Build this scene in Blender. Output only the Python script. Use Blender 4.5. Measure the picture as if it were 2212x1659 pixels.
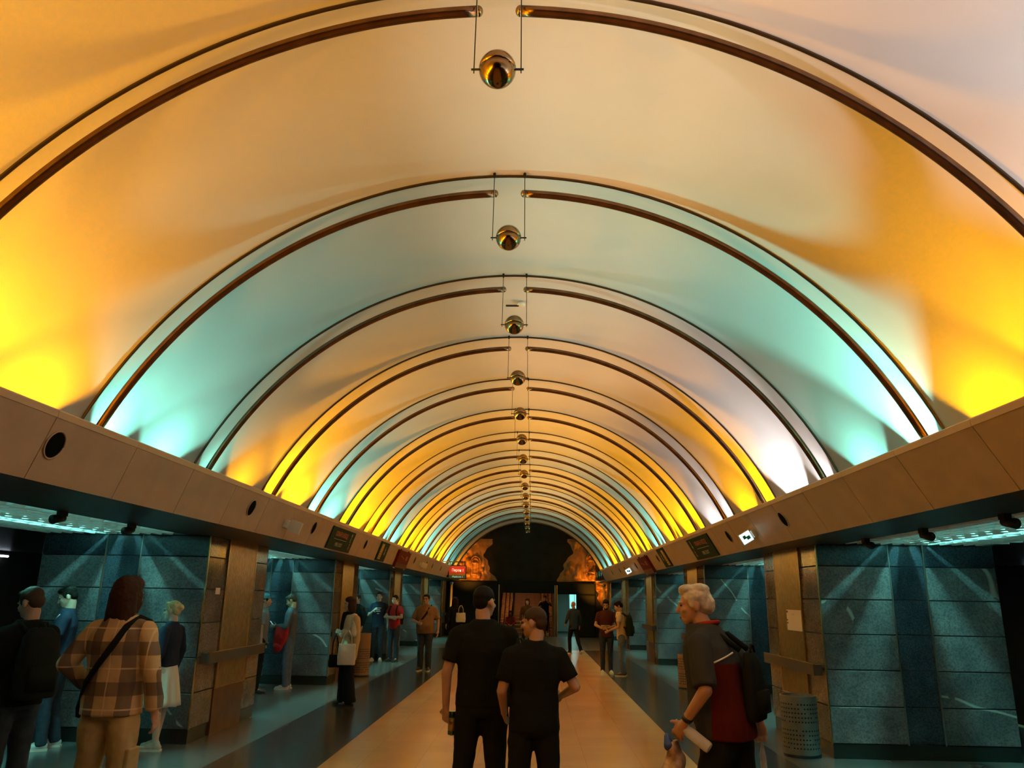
import bpy, math, random
from mathutils import Vector, Matrix
random.seed(7)
R = math.radians
SC = bpy.context.scene
COL = SC.collection
for o in list(bpy.data.objects):
    bpy.data.objects.remove(o)

# ------------------------------------------------------------------ camera
F_PX = 1660.2
cam_d = bpy.data.cameras.new('camera')
cam = bpy.data.objects.new('camera', cam_d)
COL.objects.link(cam)
cam_d.sensor_width = 36.0
cam_d.lens = 36.0 * F_PX / 2212.0
cam_d.clip_end = 200
_p, _y, _r = R(15.52), R(-1.70), R(0.93)
_F = Vector((math.sin(_y)*math.cos(_p), math.cos(_y)*math.cos(_p), math.sin(_p)))
_A = Vector((math.cos(_y), -math.sin(_y), 0))
_U = _A.cross(_F)
_rt = math.cos(_r)*_A + math.sin(_r)*_U
_up = -math.sin(_r)*_A + math.cos(_r)*_U
_m = Matrix((( _rt.x, _up.x, -_F.x, 0), (_rt.y, _up.y, -_F.y, 0), (_rt.z, _up.z, -_F.z, 1.72), (0, 0, 0, 1)))
cam.matrix_world = _m
SC.camera = cam

# ------------------------------------------------------------------ world, exposure
W = bpy.data.worlds.new('world')
SC.world = W
W.use_nodes = True
W.node_tree.nodes['Background'].inputs[0].default_value = (0.10, 0.13, 0.12, 1)
W.node_tree.nodes['Background'].inputs[1].default_value = 0.02
SC.view_settings.view_transform = 'Standard'
SC.view_settings.look = 'None'
SC.view_settings.exposure = 0.0
SC.view_settings.gamma = 1.0
SC.view_settings.use_curve_mapping = False

# ------------------------------------------------------------------ layout of the hall (metres; camera stands at x=0, y=0)
X0 = -0.22                      # axis of the vault
ZC = 1.281                      # height of the arch centre
PA, PB = 3.576, 3.732           # half width / rise of the bronze tubes
RA, RB = PA+0.17, PB+0.17       # of the ribs
BULGE = 0.11
PY = [3.73 + 2.1*i for i in range(-3, 16)]     # arch planes; index 3 is the nearest one in view
FASC = {-1: ((-3.23, 2.40), (-3.07, 2.85)), 1: ((2.98, 2.40), (2.715, 2.85))}
NAVE = {-1: -4.03, 1: 3.46}
STRIP = {-1: (-4.89, -5.34), 1: (4.33, 4.75)}
OUTER = {-1: -6.15, 1: 5.60}
PYL = [3.35 + 6.35*i for i in range(6)]
PYLD = 2.2
YEND = 37.4

# ------------------------------------------------------------------ lights: uplights in the trough behind each fascia
YEL, CYA, WHI = (1.0, 0.38, 0.0), (0.26, 1.0, 0.80), (1.0, .93, .92)
# two floodlights per bay and side: (left, left at mid bay), (right, right at mid bay)
Y_, C_, W_ = YEL, CYA, WHI
LAMPS = [
    (((Y_, 1.1), (Y_, .8)), ((W_, .5), (W_, .5))), (((Y_, 1.1), (Y_, .8)), ((W_, .4), (W_, .7))), (((Y_, 1.1), (Y_, .8)), ((W_, 1.5), (W_, 1.5))),
    (((Y_, .95), (Y_, .5)), ((Y_, .9), (Y_, .5))),
    (((C_, .7), (C_, .5)), ((C_, 2.6), (C_, .45))),
    (((C_, .25), (Y_, .25)), ((W_, .4), (W_, 1.3))),
    (((Y_, 1.3), (Y_, .7)), ((Y_, 1.2), (Y_, .5))),
    (((C_, .8), (C_, .5)), ((W_, .5), (W_, .4))),
    (((Y_, 1.3), (Y_, .9)), ((Y_, 1), (Y_, 1))),
    (((Y_, 1), (Y_, .8)), ((Y_, 1.1), (Y_, .8))),
    (((C_, .5), (C_, .5)), ((C_, 1), (C_, .5))),
    (((Y_, 1.1), (Y_, .9)), ((Y_, 1), (Y_, 1))),
    (((Y_, 1), (Y_, 1)), ((Y_, 1), (Y_, .8))),
    (((C_, 1.2), (C_, .6)), ((C_, .8), (C_, .6))),
    (((Y_, 1), (Y_, 1)), ((Y_, 1), (Y_, 1))),
    (((Y_, .9), (Y_, .9)), ((Y_, 1), (Y_, .9))),
    (((C_, .9), (C_, .6)), ((C_, .9), (C_, .5))),
    (((C_, .2), (C_, .2)), ((C_, .2), (C_, .2))), (((Y_, .15), (Y_, .15)), ((Y_, .15), (Y_, .15)))]
def add_light(name, kind, loc, aim, power, color, size=0.1, spread=None, sizey=None, angle=None, blend=.5):
    d = bpy.data.lights.new(name, kind)
    d.energy = power
    d.color = color
    if kind == 'AREA':
        d.size = size
        if sizey:
            d.shape = 'RECTANGLE'; d.size_y = sizey
        else:
            d.shape = 'DISK'
        if spread: d.spread = spread
    else:
        d.shadow_soft_size = size
    if kind == 'SPOT' and angle:
        d.spot_size = angle; d.spot_blend = blend
    o = bpy.data.objects.new(name, d)
    COL.objects.link(o)
    o.location = loc
    dv = Vector(aim) - Vector(loc)
    o.rotation_euler = dv.to_track_quat('-Z', 'Y').to_euler()
    return o
def lamp_pos(s, y):
    return (-3.42, y, 2.73) if s < 0 else (3.04, y, 2.68)
LW = 52.0
LAMP_AT = []
for i, y in enumerate(PY):
    for s, pair in ((-1, LAMPS[i][0]), (1, LAMPS[i][1])):
        for dy, (c, pw) in zip((.42 if (s > 0 and i in (4, 6)) else .52, 1.50), pair):
            x, yy, z = lamp_pos(s, y + dy)
            LAMP_AT.append((s, x, yy, z))
            add_light('uplight', 'AREA', (x, yy, z), (x - s*.7, yy, z + 2.0), LW*pw*(1.45 if c is YEL else .72), c, .08)
# ------------------------------------------------------------------ mesh helpers
class MB:
    def __init__(s): s.v = []; s.f = []
    def add(s, vs, fs):
        n = len(s.v); s.v += [tuple(v) for v in vs]; s.f += [tuple(i+n for i in f) for f in fs]; return s
    def box(s, a, b):
        x0, y0, z0 = a; x1, y1, z1 = b
        x0, x1 = min(x0, x1), max(x0, x1); y0, y1 = min(y0, y1), max(y0, y1); z0, z1 = min(z0, z1), max(z0, z1)
        return s.add([(x0,y0,z0),(x1,y0,z0),(x1,y1,z0),(x0,y1,z0),(x0,y0,z1),(x1,y0,z1),(x1,y1,z1),(x0,y1,z1)],
                     [(0,3,2,1),(4,5,6,7),(0,1,5,4),(1,2,6,5),(2,3,7,6),(3,0,4,7)])
    def hexa(s, p):
        return s.add(p, [(0,3,2,1),(4,5,6,7),(0,1,5,4),(1,2,6,5),(2,3,7,6),(3,0,4,7)])
    def prism(s, prof, a, b, ax='y'):
        n = len(prof); vs = []
        for t in (a, b):
            for u, w in prof:
                vs.append({'y': (u, t, w), 'x': (t, u, w), 'z': (u, w, t)}[ax])
        fs = [(i, (i+1) % n, n+(i+1) % n, n+i) for i in range(n)] + [tuple(range(n-1, -1, -1)), tuple(range(n, 2*n))]
        return s.add(vs, fs)
    def loft(s, rings):
        n = len(rings[0]); vs = [v for r in rings for v in r]; fs = []
        for k in range(len(rings)-1):
            for i in range(n):
                j = (i+1) % n
                fs.append((k*n+i, k*n+j, (k+1)*n+j, (k+1)*n+i))
        fs.append(tuple(range(n-1, -1, -1))); m = (len(rings)-1)*n; fs.append(tuple(range(m, m+n)))
        return s.add(vs, fs)
    def tube(s, pts, r, n=8):
        pts = [Vector(p) for p in pts]; rs = r if isinstance(r, (list, tuple)) else [r]*len(pts)
        rings = []; up = None
        for i, p in enumerate(pts):
            d = (pts[min(i+1, len(pts)-1)] - pts[max(i-1, 0)]).normalized()
            if up is None:
                up = Vector((0, 0, 1)) if abs(d.z) < .9 else Vector((1, 0, 0))
            a = up.cross(d)
            if a.length < 1e-4: a = Vector((1, 0, 0)).cross(d)
            a.normalize(); b = d.cross(a); up = b
            rings.append([p + rs[i]*(math.cos(2*math.pi*k/n)*a + math.sin(2*math.pi*k/n)*b) for k in range(n)])
        return s.loft(rings)
    def cap(s, p0, p1, r0, r1, n=12):       # tapered capsule
        p0 = Vector(p0); p1 = Vector(p1); d = p1-p0
        L = d.length
        if L < 1e-5: return s.ell(p0, (r0, r0, r0))
        d.normalize(); P = []; Q = []
        for t in (-.98, -.8, -.45, 0): P.append(p0 + d*r0*t); Q.append(r0*math.sqrt(1-t*t))
        for t in (0, .45, .8, .98): P.append(p1 + d*r1*t); Q.append(r1*math.sqrt(1-t*t))
        return s.tube(P, Q, n)
    def ell(s, c, r, M=None, n=14, m=9):
        c = Vector(c); rings = []
        for k in range(m):
            ph = math.pi*(k+.35)/(m-.3) - math.pi/2
            z = math.sin(ph); q = math.cos(ph); ring = []
            for i in range(n):
                a = 2*math.pi*i/n
                v = Vector((r[0]*q*math.cos(a), r[1]*q*math.sin(a), r[2]*z))
                ring.append(c + (M @ v if M else v))
            rings.append(ring)
        return s.loft(rings)
    def rings(s, L, n=20, pw=2.0):            # horizontal rings (x,y,z,rx,ry), pw > 2 squarer
        out = []
        for (x, y, z, rx, ry) in L:
            ring = []
            for i in range(n):
                a = 2*math.pi*i/n; ca, sa = math.cos(a), math.sin(a)
                ring.append((x + rx*math.copysign(abs(ca)**(2/pw), ca), y + ry*math.copysign(abs(sa)**(2/pw), sa), z))
            out.append(ring)
        return s.loft(out)
    def lathe(s, prof, c=(0, 0, 0), n=20, ax='z'):
        out = []
        for r, h in prof:
            ring = []
            for i in range(n):
                a = 2*math.pi*i/n
                u, w = r*math.cos(a), r*math.sin(a)
                ring.append({'z': (c[0]+u, c[1]+w, c[2]+h), 'x': (c[0]+h, c[1]+u, c[2]+w), 'y': (c[0]+w, c[1]+h, c[2]+u)}[ax])
            out.append(ring)
        return s.loft(out)
    def grid(s, fn, nu, nv):
        vs = [fn(i/nu, j/nv) for j in range(nv+1) for i in range(nu+1)]
        fs = [(j*(nu+1)+i, j*(nu+1)+i+1, (j+1)*(nu+1)+i+1, (j+1)*(nu+1)+i) for j in range(nv) for i in range(nu)]
        return s.add(vs, fs)
    def mesh(s, name, m, smooth=False):
        me = bpy.data.meshes.new(name); me.from_pydata(s.v, [], s.f); me.update()
        if m: me.materials.append(m)
        if smooth: me.polygons.foreach_set('use_smooth', [True]*len(me.polygons))
        return me

def link(name, me, parent=None, loc=(0, 0, 0)):
    o = bpy.data.objects.new(name, me); COL.objects.link(o)
    o.location = loc
    if parent: o.parent = parent
    return o
def obj(name, mb, m, parent=None, smooth=False, loc=(0, 0, 0), bevel=0, auto=None):
    o = link(name, mb.mesh(name, m, smooth or bool(auto)), parent, loc)
    if auto:
        o.data.set_sharp_from_angle(angle=R(auto))
    if bevel:
        b = o.modifiers.new('bevel', 'BEVEL'); b.width = bevel; b.segments = 2; b.limit_method = 'ANGLE'
    return o
def tag(o, label, cat, group=None):
    o['label'] = label; o['category'] = cat
    if group: o['group'] = group
    return o
def thing(name, label, cat, loc=(0, 0, 0), rz=0, group=None):
    o = bpy.data.objects.new(name, None); COL.objects.link(o); o.empty_display_size = .1
    o.location = loc; o.rotation_euler = (0, 0, rz)
    return tag(o, label, cat, group)
def struct(name, mb, m, smooth=False, label=None):
    o = obj(name, mb, m, None, smooth); o['kind'] = 'structure'
    if label: o['label'] = label
    return o
_cache = {}
def boxpart(name, a, b, m, parent, bevel=.003):        # shares mesh data between alike boxes
    d = tuple(round(abs(b[i]-a[i]), 3) for i in range(3)); c = [(a[i]+b[i])/2 for i in range(3)]
    k = (d, m.name, bevel, name)
    if k not in _cache:
        x, y, z = (q/2 for q in d); e = min(bevel, x*.4, y*.4, z*.4)
        mb = MB()
        if e > 0:
            # chamfered box: 24 corner vertices
            mb.add(*chamfer(x, y, z, e))
        else: mb.box((-x, -y, -z), (x, y, z))
        _cache[k] = mb.mesh(name, m)
    return link(name, _cache[k], parent, c)
def chamfer(x, y, z, e):
    import itertools
    vs = []; idx = {}
    for sx, sy, sz in itertools.product((-1, 1), repeat=3):
        for ax in range(3):
            p = [sx*(x-e), sy*(y-e), sz*(z-e)]; p[ax] = (sx*x, sy*y, sz*z)[ax]
            idx[(sx, sy, sz, ax)] = len(vs); vs.append(tuple(p))
    fs = []
    def face(ids):
        c = Vector((0, 0, 0))
        for i in ids: c += Vector(vs[i])
        n = (Vector(vs[ids[1]])-Vector(vs[ids[0]])).cross(Vector(vs[ids[2]])-Vector(vs[ids[1]]))
        fs.append(tuple(ids) if n.dot(c) > 0 else tuple(reversed(ids)))
    for ax in range(3):
        o1, o2 = [q for q in range(3) if q != ax]
        for s_ in (-1, 1):
            q = []
            for u, w in ((-1, -1), (1, -1), (1, 1), (-1, 1)):
                k = [0, 0, 0]; k[ax] = s_; k[o1] = u; k[o2] = w; q.append(idx[(*k, ax)])
            face(q)
        for u in (-1, 1):
            for w in (-1, 1):
                k0 = [0, 0, 0]; k1 = [0, 0, 0]; k0[ax] = -1; k1[ax] = 1
                k0[o1] = k1[o1] = u; k0[o2] = k1[o2] = w
                face([idx[(*k0, o1)], idx[(*k1, o1)], idx[(*k1, o2)], idx[(*k0, o2)]])
    for sx, sy, sz in itertools.product((-1, 1), repeat=3):
        face([idx[(sx, sy, sz, a)] for a in range(3)])
    return vs, fs

# ------------------------------------------------------------------ materials
MATS = {}
def mat(name, col, rough=.5, metal=0., noise=0., scale=6., bump=0., bscale=40., emit=0., spec=None, alpha=None, trans=0., coord='Object', col2=None, sheen=0.):
    if name in MATS: return MATS[name]
    m = bpy.data.materials.new(name); m.use_nodes = True; MATS[name] = m
    N = m.node_tree.nodes; L = m.node_tree.links; b = N['Principled BSDF']
    b.inputs['Base Color'].default_value = (*col, 1); b.inputs['Roughness'].default_value = rough
    b.inputs['Metallic'].default_value = metal
    if spec is not None: b.inputs['Specular IOR Level'].default_value = spec
    if trans: b.inputs['Transmission Weight'].default_value = trans
    if alpha: b.inputs['Alpha'].default_value = alpha
    if sheen: b.inputs['Sheen Weight'].default_value = sheen
    if emit:
        b.inputs['Emission Color'].default_value = (*col, 1); b.inputs['Emission Strength'].default_value = emit
    if noise or bump:
        tc = N.new('ShaderNodeTexCoord')
    if noise:
        t = N.new('ShaderNodeTexNoise'); t.inputs['Scale'].default_value = scale; t.inputs['Detail'].default_value = 4
        L.new(tc.outputs[coord], t.inputs['Vector'])
        r = N.new('ShaderNodeValToRGB'); L.new(t.outputs['Fac'], r.inputs['Fac'])
        c2 = col2 or tuple(min(1, c*(1+noise)) for c in col); c1 = tuple(c*(1-noise) for c in col) if not col2 else col
        r.color_ramp.elements[0].position = .32; r.color_ramp.elements[1].position = .68
        r.color_ramp.elements[0].color = (*c1, 1); r.color_ramp.elements[1].color = (*c2, 1)
        L.new(r.outputs['Color'], b.inputs['Base Color'])
    if bump:
        t2 = N.new('ShaderNodeTexNoise'); t2.inputs['Scale'].default_value = bscale; t2.inputs['Detail'].default_value = 3
        L.new(tc.outputs[coord], t2.inputs['Vector'])
        bp = N.new('ShaderNodeBump'); bp.inputs['Strength'].default_value = bump; bp.inputs['Distance'].default_value = .01
        L.new(t2.outputs['Fac'], bp.inputs['Height']); L.new(bp.outputs['Normal'], b.inputs['Normal'])
    return m
def granite(name, base, dark, light, rough, vein=None):
    m = bpy.data.materials.new(name); m.use_nodes = True; MATS[name] = m
    N = m.node_tree.nodes; L = m.node_tree.links; b = N['Principled BSDF']
    g = N.new('ShaderNodeNewGeometry')
    n1 = N.new('ShaderNodeTexNoise'); n1.inputs['Scale'].default_value = 3.0; n1.inputs['Detail'].default_value = 6
    n2 = N.new('ShaderNodeTexNoise'); n2.inputs['Scale'].default_value = 55; n2.inputs['Detail'].default_value = 2
    L.new(g.outputs['Position'], n1.inputs['Vector']); L.new(g.outputs['Position'], n2.inputs['Vector'])
    r1 = N.new('ShaderNodeValToRGB'); L.new(n1.outputs['Fac'], r1.inputs['Fac'])
    r1.color_ramp.elements[0].position = .3; r1.color_ramp.elements[1].position = .72
    r1.color_ramp.elements[0].color = (*dark, 1); r1.color_ramp.elements[1].color = (*light, 1)
    e = r1.color_ramp.elements.new(.5); e.color = (*base, 1)
    r2 = N.new('ShaderNodeValToRGB'); L.new(n2.outputs['Fac'], r2.inputs['Fac'])
    r2.color_ramp.elements[0].position = .33; r2.color_ramp.elements[1].position = .62
    r2.color_ramp.elements[0].color = (.55, .55, .55, 1); r2.color_ramp.elements[1].color = (1.12, 1.12, 1.12, 1)
    mx = N.new('ShaderNodeMixRGB'); mx.blend_type = 'MULTIPLY'; mx.inputs[0].default_value = 1
    L.new(r1.outputs[0], mx.inputs[1]); L.new(r2.outputs[0], mx.inputs[2])
    out = mx
    # a slightly different slab per object
    oi = N.new('ShaderNodeObjectInfo'); mr = N.new('ShaderNodeMapRange')
    mr.inputs[3].default_value = .82; mr.inputs[4].default_value = 1.15
    L.new(oi.outputs['Random'], mr.inputs[0])
    m2 = N.new('ShaderNodeMixRGB'); m2.blend_type = 'MULTIPLY'; m2.inputs[0].default_value = 1
    L.new(out.outputs[0], m2.inputs[1]); L.new(mr.outputs[0], m2.inputs[2]); out = m2
    if vein:
        w = N.new('ShaderNodeTexWave'); w.inputs['Scale'].default_value = .28; w.inputs['Distortion'].default_value = 9
        w.inputs['Detail'].default_value = 3; w.inputs['Detail Scale'].default_value = .9
        mp = N.new('ShaderNodeMapping'); mp.inputs['Rotation'].default_value = (0.4, .9, .5)
        L.new(g.outputs['Position'], mp.inputs[0]); L.new(mp.outputs[0], w.inputs['Vector'])
        rv = N.new('ShaderNodeValToRGB'); L.new(w.outputs['Fac'], rv.inputs['Fac'])
        rv.color_ramp.elements[0].position = .9965; rv.color_ramp.elements[1].position = 1.0
        nm = N.new('ShaderNodeTexNoise'); nm.inputs['Scale'].default_value = 1.7; L.new(g.outputs['Position'], nm.inputs['Vector'])
        cm = N.new('ShaderNodeMath'); cm.operation = 'GREATER_THAN'; cm.inputs[1].default_value = .55; L.new(nm.outputs['Fac'], cm.inputs[0])
        mm = N.new('ShaderNodeMath'); mm.operation = 'MULTIPLY'; L.new(cm.outputs[0], mm.inputs[0]); L.new(rv.outputs[0], mm.inputs[1])
        mv = N.new('ShaderNodeMixRGB'); L.new(mm.outputs[0], mv.inputs[0]); L.new(out.outputs[0], mv.inputs[1])
        mv.inputs[2].default_value = (*vein, 1); out = mv
    L.new(out.outputs[0], b.inputs['Base Color'])
    b.inputs['Roughness'].default_value = rough
    return m
M_VAULT = mat('vault_plaster', (.42, .42, .415), .55, noise=.02, scale=2)
M_RIB = mat('rib_metal', (.12, .09, .06), .35, 1.0)
M_BRONZE = mat('tube_bronze', (.20, .115, .065), .27, 1.0, noise=.25, scale=9)
M_BALL = mat('ball_bronze', (.27, .18, .085), .15, 1.0, noise=.12, scale=8)
M_WIRE = mat('wire_steel', (.02, .018, .016), .4, .8)
M_FASC = mat('fascia_paint', (.40, .285, .185), .5, noise=.10, scale=2.5)
M_LIP = mat('fascia_paint_lit', (.47, .34, .21), .5)  # fascia paint lightened for the light its upturned lip catches
M_SOFF = mat('soffit_panel', (.045, .05, .045), .35, noise=.15, scale=3)
M_DARK = mat('dark_void', (.012, .013, .012), .7)
M_GRAN = granite('teal_granite', (.125, .12, .125), (.08, .08, .088), (.18, .17, .172), .28, vein=(.36, .38, .34))
M_GRDK = granite('dark_polished_granite', (.035, .045, .06), (.025, .032, .045), (.05, .06, .075), .16)
M_GRBR = granite('brown_granite', (.150, .120, .092), (.115, .092, .07), (.195, .16, .125), .14)
M_PLIN = mat('plinth_black_stone', (.018, .02, .018), .25)
M_FLUT = mat('fluted_brass', (.45, .33, .155), .30, .85, noise=.12, scale=14)
M_BASEP = mat('bronze_sheet', (.26, .13, .07), .33, .7, noise=.15, scale=5)
M_EDGE = mat('brass_edge', (.62, .45, .2), .25, 1.0)
M_EDGT = mat('steel_edge', (.30, .36, .33), .3, 1.0)
M_RAIL = mat('rail_board', (.075, .058, .045), .32, noise=.1)
M_WHITE = mat('grey_reflector', (.32, .35, .34), .5)
M_LOUV = mat('louvre_white', (.78, .80, .79), .4)
M_TUBE = mat('lamp_tube_glow', (.24, 1.0, .86), .5, emit=270.0)
M_PLAST = mat('off_white_plastic', (.62, .58, .5), .45)
M_BLACK = mat('black_plastic', (.012, .012, .012), .4)
M_BLKC = mat('speaker_cloth', (.005, .005, .004), .9, spec=.02)
M_SIGN = mat('sign_dark_green', (.004, .026, .016), .6, spec=.15)
M_SIGNR = mat('sign_dark_red', (.11, .008, .005), .6, spec=.15)
M_LET = mat('lettering_pale', (.45, .42, .30), .5)
M_LETR = mat('lettering_red', (.55, .13, .06), .5)
M_YELP = mat('pictogram_yellow', (.62, .36, .08), .5)
M_PAPER = mat('paper_white', (.75, .64, .50), .7)
def floor_mat(name, a, b, rough, sx=.6, sy=.6):
    m = bpy.data.materials.new(name); m.use_nodes = True; MATS[name] = m
    N = m.node_tree.nodes; L = m.node_tree.links; p = N['Principled BSDF']
    g = N.new('ShaderNodeNewGeometry')
    br = N.new('ShaderNodeTexBrick'); br.inputs['Scale'].default_value = 1
    br.inputs['Brick Width'].default_value = sx; br.inputs['Row Height'].default_value = sy; br.offset = 0
    br.inputs['Mortar Size'].default_value = .002
    br.inputs['Color1'].default_value = (*a, 1); br.inputs['Color2'].default_value = (*b, 1)
    br.inputs['Mortar'].default_value = tuple(x*.6 for x in a) + (1,)
    L.new(g.outputs['Position'], br.inputs['Vector'])
    n = N.new('ShaderNodeTexNoise'); n.inputs['Scale'].default_value = 1.3; n.inputs['Detail'].default_value = 5
    L.new(g.outputs['Position'], n.inputs['Vector'])
    mr = N.new('ShaderNodeMapRange'); mr.inputs[1].default_value = .3; mr.inputs[2].default_value = .7
    mr.inputs[3].default_value = .92; mr.inputs[4].default_value = 1.06
    L.new(n.outputs['Fac'], mr.inputs[0])
    mx = N.new('ShaderNodeMixRGB'); mx.blend_type = 'MULTIPLY'; mx.inputs[0].default_value = 1
    L.new(br.outputs['Color'], mx.inputs[1]); L.new(mr.outputs[0], mx.inputs[2])
    L.new(mx.outputs[0], p.inputs['Base Color'])
    m2 = N.new('ShaderNodeMapRange'); m2.inputs[3].default_value = rough*.95; m2.inputs[4].default_value = rough*1.1
    L.new(n.outputs['Fac'], m2.inputs[0]); L.new(m2.outputs[0], p.inputs['Roughness'])
    return m
M_FLC = floor_mat('floor_tan_stone', (.62, .31, .11), (.57, .28, .10), .22)
M_FLD = floor_mat('floor_dark_stone', (.045, .04, .038), (.055, .045, .04), .20)
M_FLS = floor_mat('floor_grey_stone', (.12, .12, .115), (.135, .135, .13), .26)
M_FLE = floor_mat('floor_far_stone', (.09, .095, .09), (.10, .10, .095), .28)

# ------------------------------------------------------------------ floor
fl = struct('floor', MB().box((-7.8, -6, -.30), (7.4, 46, -.03)), M_DARK)
for x0, x1, m in ((-2.2, 1.8, M_FLC), (-3.35, -2.2, M_FLD), (1.8, 2.9, M_FLD), (-7.6, -3.35, M_FLS), (2.9, 7.2, M_FLS)):
    obj('floor_band', MB().box((x0+.001, -6, -.03), (x1-.001, 28, 0)), m, fl)
obj('cross_band', MB().box((-7.6, 28.004, -.03), (7.2, YEND+.3, 0)), M_FLE, fl)
for s in (-1, 1):
    x = -7.6 if s < 0 else 7.2
    obj('platform_edge', MB().box((x, -6, -.03), (x+s*.12, 45, .005)), M_LIP, fl)

# ------------------------------------------------------------------ vault
va = struct('ceiling', MB().grid(lambda u, v: (X0+(RA+.45)*math.cos(R(18.5+143*u)), -5+44*v, ZC+(RB+.45)*math.sin(R(18.5+143*u))), 40, 22), M_DARK, True)
T0, T1 = 17.0, 163.0
def arch(a, b, th, y):
    return (X0 + a*math.cos(R(th)), y, ZC + b*math.sin(R(th)))
bays = list(zip(PY[:-1], PY[1:])) + [(PY[-1], PY[-1]+2.1)]
for (ya, yb) in bays:
    def fn(u, v):
        k = BULGE*math.sin(math.pi*v)
        return arch(RA+k, RB+k, T1+(T0-T1)*u, ya+(yb-ya)*v)
    bay = obj('vault_bay', MB().grid(fn, 56, 12), M_VAULT, va, True)
for y in PY:
    mb = MB().tube([arch(RA-.006, RB-.006, T0+(T1-T0)*i/64, y) for i in range(65)], .013, 6)
    obj('rib', mb, M_RIB, va, True)

ORD = ['', '', '', 'nearest', 'second', 'third', 'fourth', 'fifth', 'sixth', 'seventh', 'eighth', 'ninth', 'tenth', 'eleventh',
       'twelfth', 'thirteenth', 'fourteenth', 'fifteenth', 'sixteenth', 'farthest']
def hw(y): return .128
for i, y in enumerate(PY):
    if i < 3: continue
    o_ = ORD[i] if i < len(PY)-1 else 'farthest'
    for s in (-1, 1):
        th_end = 90 - s*math.degrees(hw(y)/PA); th_b = T0+1.0 if s > 0 else T1-1.0
        t = thing('vault_tube', '%s bronze tube arching up the %s half of the vault, %s from the camera' %
                  ('dark', 'right' if s > 0 else 'left', o_ if o_ in ('nearest', 'farthest') else o_ + ' one'), 'tube',
                  arch(PA, PB, th_b, y), 0, 'tubes under the vault')
        ox, oy, oz = t.location
        pts = [arch(PA, PB, th_b+(th_end-th_b)*k/48, y) for k in range(49)]
        pts = [(a-ox, b-oy, c-oz) for a, b, c in pts]
        obj('tube', MB().tube(pts, .032, 12), M_BRONZE, t, True)
        d = Vector(pts[-1])-Vector(pts[-2]); d.normalize(); e = Vector(pts[-1])
        rr = [(k, math.sqrt(max(0, 1-k*k))) for k in (0, .3, .55, .75, .9, .985)]
        obj('end_cap', MB().tube([e+d*(.004+.03*k) for k, q in rr], [.0325*q+.0005 for k, q in rr], 12), M_BALL, t, True)
    # ball pendant
    zb = 4.582
    t = thing('ball_pendant', 'bronze ball on two rods at the crown of the vault, %s from the camera' % (o_ if o_ in ('nearest', 'farthest') else o_ + ' one'),
              'pendant', (X0, y-.040, zb), 0, 'balls hanging along the crown')
    for half, nm in ((1, 'upper_half'), (-1, 'lower_half')):
        prof = [(.105*math.cos(R(a)), half*.105*math.sin(R(a))) for a in (1, 15, 30, 45, 60, 72, 82, 88)]
        mb = MB().lathe(prof, (0, 0, half*.001), 28)
        if half < 0: mb.f = [tuple(reversed(f)) for f in mb.f]
        obj(nm, mb, M_BALL, t, True)
    obj('axle', MB().tube([(-.148, 0, 0), (.148, 0, 0)], .0065, 8), M_WIRE, t, True)
    ztop = ZC+RB-.01-zb
    for s in (-1, 1):
        rod = obj('rod', MB().tube([(s*.133, 0, -.025), (s*.128, 0, ztop)], .0035, 6), M_WIRE, t, True)
        obj('hook', MB().cap((s*.128, 0, ztop-.03), (s*.128, 0, ztop), .010, .013, 8), M_WIRE, rod, True)
t = thing('smoke_detector', 'small white detector on an arm at the vault crown above third ball', 'detector', (-.17, 9.0, ZC+RB+BULGE-.035))
obj('housing', MB().lathe([(.05, 0), (.05, .03), (.03, .05)], (.0, 0, -.02), 16), M_PLAST, t, True)
obj('arm', MB().box((-.19, -.012, -.03), (-.03, .012, -.012)), M_BLACK, t)

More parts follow.
